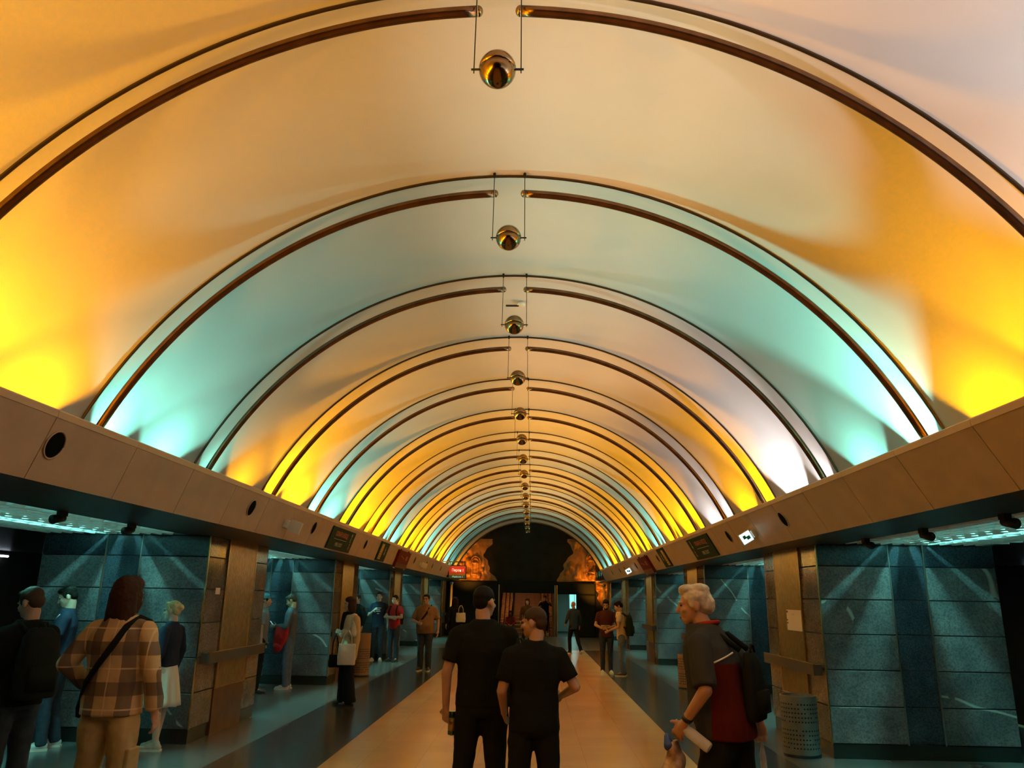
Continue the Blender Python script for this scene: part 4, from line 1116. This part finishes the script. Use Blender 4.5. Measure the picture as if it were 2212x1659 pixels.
obj('bottle_body', MB().lathe([(.030, -.11), (.034, -.10), (.034, .03), (.030, .05), (.033, .06), (.014, .105), (.013, .12)], (0, 0, 0), 18), mat('clear_plastic', (.80, .82, .80), .12, alpha=.55), t, auto=35)
obj('bottle_cap', MB().lathe([(.015, .121), (.015, .137)], (0, 0, 0), 14), SOLEW, t)
w = J['wrR']
t = held('carrier_bag', 'thin white carrier bag hanging behind the grey-haired man', 'bag', o12, w+Vector((0, .0, -.10))*k)
b = MB(); b.tube([(0, 0, .02), (.0, -.005, -.08), (.01, -.01, -.2), (.0, 0, -.30), (.0, .0, -.42), (0, 0, -.52)], [.008, .018, .022, .06, .10, .07], 14)
remesh('bag', b, mat('thin_plastic', (.70, .68, .60), .35, alpha=.7), t, .010, 2, fold=.03)

# 3 left foreground group
pl = person('person with long brown hair in a plaid shirt and khaki trousers seen from behind', (-2.93, 5.7, 0), -4, 1.825,
    top=dict(m=PLAID, hem=.855, sleeve=1.93, w=1.14, cuff=.92, n='plaid_shirt', fold=.02), bottom=dict(m=KHAKI, fit=1.14, fold=.026), hair='long', hmat=HBR, sk=SK1, head=(-14, -3, 3), bulk=1.04, vox=.011, eyes=False,
    armL=((-.33, -.055, 1.17), (-.27, .13, 1.02)), armR=((.275, -.04, 1.13), (.285, .04, .88)), shoe=SHG, sole=SOLEW, legL=((-.12, .03, .49), (-.16, -.02, .08)), legR=((.12, .0, .49), (.15, -.02, .08)), collar=PLAID)
strap_across(pl, 'cross_strap', [(.15, .10, 1.44), (.125, -.01, 1.475), (.09, -.105, 1.42), (.04, -.158, 1.30), (-.04, -.160, 1.18), (-.12, -.145, 1.06), (-.185, -.08, .97), (-.19, .03, .93)], BLK, .021)
J, k, *_ = PJ[pl.name]
tote('sling_bag', 'small black sling bag at the hip of the person in plaid', pl, Vector((-.215, .09, .98))*k, .10, .16, .05, BLK, strap=.12, rz=80)
obj('cargo_pocket', MB().box((.17*k, -.07, .50*k), (.205*k, .07, .66*k)), KHAKI, pl, bevel=.01)

m1 = person('man in black t-shirt with short hair at the left edge of the hall', (-4.0, 6.3, 0), 62, 1.745,
    top=dict(m=BLK, hem=.86, sleeve=.8, w=1.05), bottom=dict(m=JEAN, fit=1.05), hair='short', hmat=HMB, sk=SK1, head=(18, -18, 0), bulk=1.06, vox=.012,
    armL=((-.25, .05, 1.13), (-.14, .29, 1.14)), armR=((.26, .03, 1.12), (.15, .29, 1.13)), shoe=SHB)
J, k, *_ = PJ[m1.name]
backpack(m1, 'large black backpack on the man at the left edge', cloth('black_pack2', (.013, .016, .015)), w=.16, hgt=.26)
phone(m1, 'phone held by the man at the left edge', (0, .38*k, 1.18*k))
t = held('folded_jacket', 'blue and white striped cloth over the arm of the man at left edge', 'jacket', m1, Vector((-.16, .22, 1.20))*k)
b = MB(); b.ell((0, 0, .02), (.07, .10, .16)); b.ell((.02, .03, -.10), (.06, .07, .09)); remesh('cloth', b, cloth('striped_blue', (.10, .28, .38), noise=.7, scale=11, col2=(.55, .65, .62)), t, .012, 3, fold=.03)

m2 = person('dark-haired man in navy top with white collar stripes leaning by the left pylon wall', (-5.45, 9.28, 0), 112, 1.775,
    top=dict(m=NAVY, hem=.86, sleeve=.75), bottom=dict(m=JEAN, fit=1.05), hair='short', hmat=HDK, sk=SK3, head=(0, -24, 0), bulk=1.02, vox=.012,
    armL=((-.25, .05, 1.14), (-.10, .30, 1.10)), armR=((.25, .05, 1.14), (.10, .30, 1.10)), shoe=mat('shoe_ice_white', (.60, .66, .66), .5), sole=SOLEW, legL=((-.10, .06, .49), (-.12, .04, .08)), legR=((.10, .02, .49), (.11, -.06, .08)))
J, k, hp, sp, Mh = PJ[m2.name]
for q in (0, .014): obj('collar_stripe', MB().tube([Vector((-.10-q, .06, 1.43))*k, Vector((-.075-q, .085, 1.40))*k, Vector((-.045-q, .112, 1.35))*k], .005, 6), SOLEW, m2, True)
watch(m2, 'L', mat('orange_band', (.65, .26, .06), .5)); phone(m2, 'phone held by the man in the navy striped collar', (0, .38*k, 1.14*k))

bl = person('blond woman in dark jacket and pleated white skirt facing left', (-4.22, 9.35, 0), 84, 1.625,
    top=dict(m=NAVY, hem=.96, sleeve=1.95, n='jacket', w=.98), bottom=dict(m=OFFW, k='skirt'), hair='bun', hmat=HBL, sk=SK3, head=(4, -3, 0), bulk=.95, vox=.012,
    armL=((-.225, -.02, 1.14), (-.225, .09, .90)), shoe=mat('shoe_grey_orange', (.46, .42, .32), .6), sole=SOLEW, legL=((-.075, .02, .49), (-.08, -.02, .08)), legR=((.075, .03, .49), (.09, .09, .08)))
J, k, *_ = PJ[bl.name]
obj('glove', MB().ell(J['wrL']+Vector((0, .02, -.06)), (.03, .05, .065)).cap(J['wrL'], J['wrL']+Vector((0, .015, -.05)), .034, .034), NAVY, bl, True)

# 4 by the second left pylon
cp = person('man in a light blue cap and grey shirt between the first two left pylons', (-4.93, 14.6, 0), -70, 1.72,
    top=dict(m=GSH, hem=.86, sleeve=.8), bottom=dict(m=BLK2), hair='cap', hmat=HDK, sk=SK2, vox=.014, armR=((.25, -.02, 1.14), (.26, .0, .90)))
rd = person('man with a red jacket over his arm looking at a phone beside the capped man', (-4.62, 15.3, 0), 92, 1.72,
    top=dict(m=GREYT, hem=.86, sleeve=1.9), bottom=dict(m=JEANL), hair='short', hmat=HMB, sk=SK2, head=(0, -28, 0), vox=.014, shoe=SHW, sole=SOLEW,
    armL=((-.25, .02, 1.14), (-.10, .28, 1.14)), armR=((.25, .02, 1.14), (.10, .28, 1.14)))
J, k, *_ = PJ[rd.name]
phone(rd, 'phone held by the man with the red jacket', (0, .36*k, 1.18*k))
t = held('red_jacket', 'bright red jacket hanging from the arm of the phone man', 'jacket', rd, Vector((-.20, .10, 1.10))*k)
b = MB(); b.rings([(0, 0, .06, .03, .08), (0, 0, .03, .06, .12), (.0, .01, -.10, .075, .14), (0, .02, -.22, .065, .13), (0, .05, -.33, .05, .09), (0, .07, -.42, .03, .05)], 20, 2.6); remesh('cloth', b, RED, t, .012, 3, fold=.05)

# 5 woman in the beige jacket
cw = person('woman with dark bob in beige jacket and wide black trousers, arms folded', (-3.02, 13.3, 0), 128, 1.69,
    top=dict(m=CREAM, hem=.93, sleeve=1.9, w=.97), bottom=dict(m=BLK2, k='wide', fit=.95), hair='bob', hmat=HBR, sk=SK1, head=(-14, -2, 0), bulk=.96, vox=.012,
    armL=((-.235, .02, 1.14), (.05, .135, 1.17)), armR=((.235, .02, 1.13), (-.05, .17, 1.12)), shoe=SHB)
J, k, hp, sp, Mh = PJ[cw.name]
b = MB()
b.rings([(.0*k, -.03*k, z*k, rx*k, ry*k) for z, rx, ry in ((.78, .06, .06), (.80, .10, .09), (1.0, .165, .12), (1.2, .185, .13), (1.36, .185, .12), (1.44, .12, .085), (1.475, .08, .07))], 20, 2.4)
b.cap(Vector((-.19, -.02, 1.38))*k, Vector((-.235, -.03, 1.12))*k, .068, .062); b.cap(Vector((-.235, -.03, 1.12))*k, Vector((-.225, .0, .76))*k, .06, .05)
b.cap(Vector((.19, -.02, 1.38))*k, Vector((.22, -.05, 1.12))*k, .066, .06)
remesh('draped_jacket', b, BEIGE, cw, .012, 4, fold=.02)
b = MB(); b.tube([Vector((.075*math.cos(R(q)), .075*math.sin(R(q))-.0, 1.475))*k for q in range(0, 361, 20)], .03*k, 8); b.cap(Vector((.02, .10, 1.46))*k, Vector((.03, .145, 1.22))*k, .04*k, .028*k)
remesh('scarf', b, BLK, cw, .011, 3, fold=.02)
tote('tote_bag', 'pale tote bag hanging in front of the woman in beige jacket', cw, Vector((-.20, .12, .99))*k, .15, .33, .045, TOTEW, strap=.2, rz=-128)
tote('hand_bag', 'black handbag beside the woman in beige jacket', cw, Vector((.11, .19, .80))*k, .10, .20, .05, BLK, strap=.3, rz=-128)

# 6 three men by the third left pylon, and one half hidden
hd = person('man in black half hidden behind the second left pylon with white shoes', (-4.76, 21.7, 0), 150, 1.74,
    top=dict(m=BLK, hem=.86, sleeve=1.9), bottom=dict(m=BLK2), hair='short', hmat=HDK, sk=SK2, vox=.015, shoe=SHW, sole=SOLEW)
nv = person('young man in printed navy t-shirt against the left wall', (-4.24, 22.05, 0), 186, 1.82,
    top=dict(m=NAVY, hem=.88, sleeve=.7), bottom=dict(m=JEAN), hair='short', hmat=HDK, sk=SK3, vox=.013,
    armL=((-.25, .0, 1.13), (-.26, .03, .90)), armR=((.25, .03, 1.14), (.12, .20, 1.26)), shoe=SHW, sole=SOLEW)
J, k, *_ = PJ[nv.name]
pm = cloth('print_white', (.62, .62, .62))
for z, w_ in ((1.33, .075), (1.29, .05), (1.25, .06), (1.19, .03)):
    obj('chest_print', MB().box((-w_*k, .118*k, (z-.012)*k), (w_*k, .134*k, (z+.010)*k)), pm, nv, bevel=.004)
obj('sleeve_badge', MB().box((-.262*k, -.03*k, 1.28*k), (-.252*k, .03*k, 1.34*k)), pm, nv)
rt = person('young man in red t-shirt with arms folded and a backpack', (-3.76, 21.9, 0), 158, 1.74,
    top=dict(m=RED, hem=.86, sleeve=.65), bottom=dict(m=JEAN), hair='short', hmat=HDK, sk=SK3, head=(-6, -4, 0), vox=.013,
    armL=((-.25, .05, 1.16), (.08, .17, 1.17)), armR=((.25, .05, 1.16), (-.07, .21, 1.13)), shoe=SHB)
backpack(rt, 'black backpack on the young man in red t-shirt', BLK, w=.14, hgt=.22)
po = person('stout man with glasses in brown polo shirt and cross strap', (-2.57, 19.4, 0), 174, 1.775,
    top=dict(m=POLO, hem=.84, sleeve=.85, w=1.06), bottom=dict(m=JEAN, fit=1.12), hair='short', hmat=HDK, sk=SK2, head=(-8, 0, 0), bulk=1.2, belly=.08, vox=.013, glasses=True, beard=False,
    armL=((-.30, -.02, 1.13), (-.31, .04, .90)), armR=((.31, .03, 1.13), (.12, .26, 1.09)), handR=dict(curl=50, n=(0, -1, 0)), shoe=SHB, sole=SOLEW)
strap_across(po, 'cross_strap', [(-.13, -.08, 1.44), (-.125, .0, 1.475), (-.10, .10, 1.42), (-.05, .165, 1.30), (.02, .195, 1.20), (.09, .20, 1.10), (.16, .16, 1.0), (.20, .05, .95)], BLK, .02)

# 7 the two men on the right looking at a paper
mr_ = person('bearded man in maroon t-shirt reading a folded paper', (1.80, 19.6, 0), 176, 1.715,
    top=dict(m=MAROON, hem=.84, sleeve=.7), bottom=dict(m=JEAN, fit=.95), hair='short', hmat=HDK, sk=SK2, head=(-6, -26, 0), vox=.013, beard=True,
    armL=((-.25, .03, 1.13), (-.08, .26, 1.08)), armR=((.26, .03, 1.13), (.10, .25, 1.06)), handL=dict(n=(0, 0, 1), t=(0, 1, 0)), handR=dict(n=(0, 0, 1), t=(0, 1, 0)), shoe=mat('shoe_cream', (.70, .50, .24), .6), sole=SOLEW)
J, k, *_ = PJ[mr_.name]
t = held('folded_paper', 'folded paper held by the bearded man in maroon', 'paper', mr_, Vector((.02, .33, 1.10))*k); t.rotation_euler.x = R(35)
obj('sheet', MB().box((-.11, -.07, 0), (0, .07, .003)), M_PAPER, t); obj('sheet', MB().box((.002, -.07, 0), (.11, .07, .003)), M_PAPER, t)
bp = person('young man in beige t-shirt with green-black backpack facing the maroon man', (2.12, 19.1, 0), 78, 1.675,
    top=dict(m=CREAM, hem=.84, sleeve=.55), bottom=dict(m=JEANL, fit=1.05), hair='wave', hmat=HDK, sk=SK2, head=(8, -26, 0), lean=(0, .05), vox=.013,
    armL=((-.26, .06, 1.14), (-.13, .30, 1.04)), armR=((.25, .10, 1.16), (.08, .36, 1.10)), shoe=mat('shoe_brown_dark', (.07, .035, .02), .5), sole=SOLEW)
backpack(bp, 'dark green and black backpack on the man in beige t-shirt', GREENB, w=.15, hgt=.25, y=-.22, strapm=cloth('pack_trim', (.03, .032, .02)))

# 8 far people
ba = person('bald man in dark blue jacket walking towards the right portal', (1.36, 26.3, 0), 24, 1.64,
    top=dict(m=BLUE, hem=.80, sleeve=1.9, n='jacket'), bottom=dict(m=BLK2), hair='bald', sk=mat('skin_red', (.52, .20, .08), .5), vox=.015, eyes=False,
    armL=((-.25, .02, 1.13), (-.24, .16, .98)), legL=((-.09, .14, .50), (-.09, .12, .08)), legR=((.09, -.10, .49), (.10, -.34, .13)), foot=(0, 35), sole=SOLEW)
tw = person('dark figure with a grey tote bag beyond the men in black', (-2.42, 25.0, 0), 20, 1.70,
    top=dict(m=BLK, hem=.80, sleeve=1.9), bottom=dict(m=BLK2), hair='long', hmat=HDK, sk=SK1, vox=.015, eyes=False)
J, k, *_ = PJ[tw.name]
tote('tote_bag', 'grey tote bag on the dark far figure', tw, Vector((.17, -.14, 1.27))*k, .16, .28, .06, TOTEG, strap=.22)
wk = person('woman in dark coat walking out of the end wall opening', (-.18, 30.0, 0), 178, 1.70,
    top=dict(m=cloth('dark_brown_coat', (.06, .035, .02)), hem=.80, sleeve=1.9, n='coat'), bottom=dict(m=BLK2), hair='bob', hmat=HBR, sk=SK1, vox=.015, head=(0, -8, 0),
    legL=((-.09, .02, .49), (-.10, -.05, .08)), legR=((.10, .06, .50), (.17, .12, .08)))
ss = person('woman in red top sitting on the lowest stair', (-1.02, 38.05, -.24), 180, 1.62,
    top=dict(m=cloth('dull_red', (.22, .03, .02)), hem=.90, sleeve=1.9), bottom=dict(m=BLK2, fit=.95), hair='long', hmat=HBR, sk=SK1, vox=.015,
    legL=((-.13, .40, .92), (-.13, .50, .40)), legR=((.13, .40, .92), (.13, .50, .40)), armL=((-.23, .10, 1.14), (-.08, .30, 1.05)), armR=((.23, .10, 1.14), (.08, .30, 1.05)))
ss.location = (-1.02, 38.1, -.50)
st_ = person('man in black standing on the stairs with elbows out', (.62, 37.95, .155), 184, 1.67,
    top=dict(m=BLK, hem=.84, sleeve=.8), bottom=dict(m=BLK2), hair='short', hmat=HDK, sk=SK2, vox=.015,
    armL=((-.36, .02, 1.26), (-.20, .16, 1.38)), armR=((.36, .02, 1.26), (.30, .20, 1.40)))
